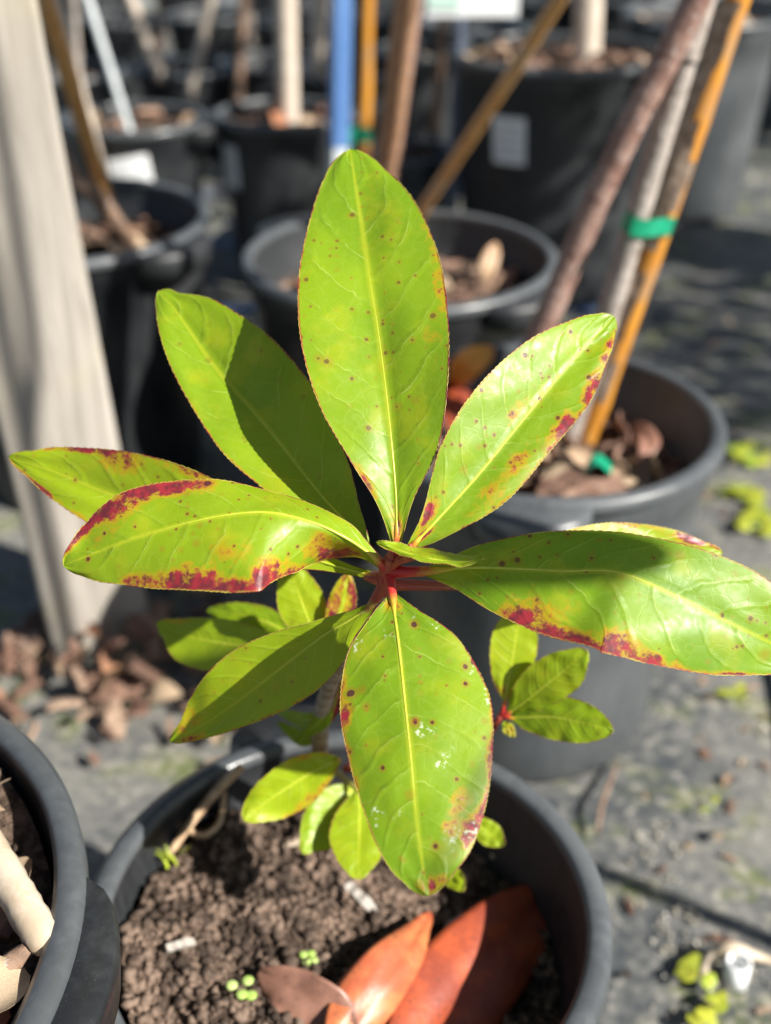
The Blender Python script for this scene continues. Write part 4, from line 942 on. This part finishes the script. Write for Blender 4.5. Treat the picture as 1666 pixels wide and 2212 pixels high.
# fallen leaves in the taped-stake pot
dead('bright orange fallen leaf at the back of the taped-stake pot', [(975, 835, .285, 8, 8), (995, 808, .312, 30, 26), (1022, 782, .332, 34, 28), (1050, 764, .342, 22, 20), (1066, 752, .346, 3, 3)], DEAD_BRIGHT, bulge=.2, seed=41)
dead('dull red leaf drooping beside the orange fallen leaf', [(985, 775, .300, 6, 6), (980, 820, .292, 34, 30), (978, 870, .284, 36, 32), (975, 930, .278, 3, 3)], DEAD_RED, bulge=.2, seed=42)
dead('red-brown curled leaf in shade of the taped-stake pot', [(1375, 915, .280, 6, 6), (1395, 940, .286, 22, 24), (1400, 970, .284, 24, 24), (1385, 1008, .274, 3, 3)], DEAD_BROWN, bulge=.35, seed=43)
dead('upright tan leaf in the pot of the slanting cane', [(1048, 605, .290, 8, 8), (1055, 575, .305, 20, 18), (1064, 545, .318, 16, 16), (1072, 525, .326, 3, 3)], DEAD_TAN, bulge=.3, seed=44)

# weeds and bits on the open fabric
def weed(label, c, n, s):
    t = thing('weed', label, 'weed', c)
    for i in range(n):
        a = R.random()*6.283; r = s*(0.4+1.4*R.random()); q = c+Vector((r*math.cos(a), r*math.sin(a), 0.003+0.004*R.random())); V = []; m = 8
        L_ = s*(0.5+0.5*R.random()); tl = Vector((R.random()-.5, R.random()-.5, 1.4)).normalized(); X = tl.orthogonal().normalized(); Y = tl.cross(X)
        for k in range(m): an = 2*math.pi*k/m; V.append(q+X*math.cos(an)*L_+Y*math.sin(an)*L_*0.72+tl*0.12*L_*math.cos(2*an))
        V.append(q+tl*0.1*L_); mesh_obj('leaflet', V, [(k, (k+1) % m, m) for k in range(m)], WEED, t)
        v2, f2 = tube_geo([c, q], [0.0006, 0.0005], 4); mesh_obj('stalk', v2, f2, SPROUT, t)
weed('low yellow-green weed by the white pipe end', PZ(1500, 2120, 0.004), 6, .010)
weed('low yellow-green weed spreading at the fabric seam', PZ(1530, 2185, 0.004), 9, .010)
weed('tiny weed leaf beside the fabric seam', PZ(1590, 1510, 0.004), 5, .009)
weed('tiny yellow weed on the mossy fabric', PZ(1535, 1750, 0.004), 2, .006)
for (u, v, n_), lb in zip(((1620, 985, 14), (1615, 1080, 12), (1640, 1140, 10)), ('bright weed clump on dark fabric, farthest of three', 'bright weed clump between two other clumps', 'bright weed clump closest to the right leaf')):
    weed(lb, PZ(u, v, 0.004), n_, .016)
# white pipe end
c = PZ(1592, 2095, 0.012); t = thing('pipe_end', 'white plastic pipe end poking through the fabric', 'pipe', c)
V, Fc = lathe([(.0075, -.02), (.0095, -.02), (.0095, .010), (.0075, .010), (.0075, -.02)], 24, c); mesh_obj('pipe', V, Fc, CARD, t)
lumpy('stick', 'curled dry stick at the white pipe end', 'stick', [PZ(1515, 2110, .006), PZ(1540, 2065, .012), PZ(1580, 2050, .02), PZ(1630, 2065, .012), PZ(1680, 2080, .006)], [.003, .005, .006, .004, .002], PALESTICK)
lumpy('stick', 'thin dark stick lying on mossy fabric', 'stick', [PZ(1290, 1800, .006), PZ(1300, 1740, .012), PZ(1318, 1690, .010), PZ(1335, 1645, .006)], [.0018, .002, .002, .001], BARK_DARK)

# pale grit and dust scattered on the open fabric
V, Fc = [], []
for _ in range(1800):
    x, y, z = right_ground()
    if noise.noise(Vector((x*11, y*11, 5))) < 0.12+0.3*R.random(): continue
    add_lump(V, Fc, Vector((x, y, z)), 0.0007+0.0028*R.random()**3)
GRIT = simple('grit', (0.30, 0.27, 0.21), (0.48, 0.45, 0.38), 0.35, 30, 0, world=True)
tag(mesh_obj('grit', V, Fc, GRIT, smooth=False), 'pale grit scattered over the open weed fabric', 'grit', None, 'stuff')
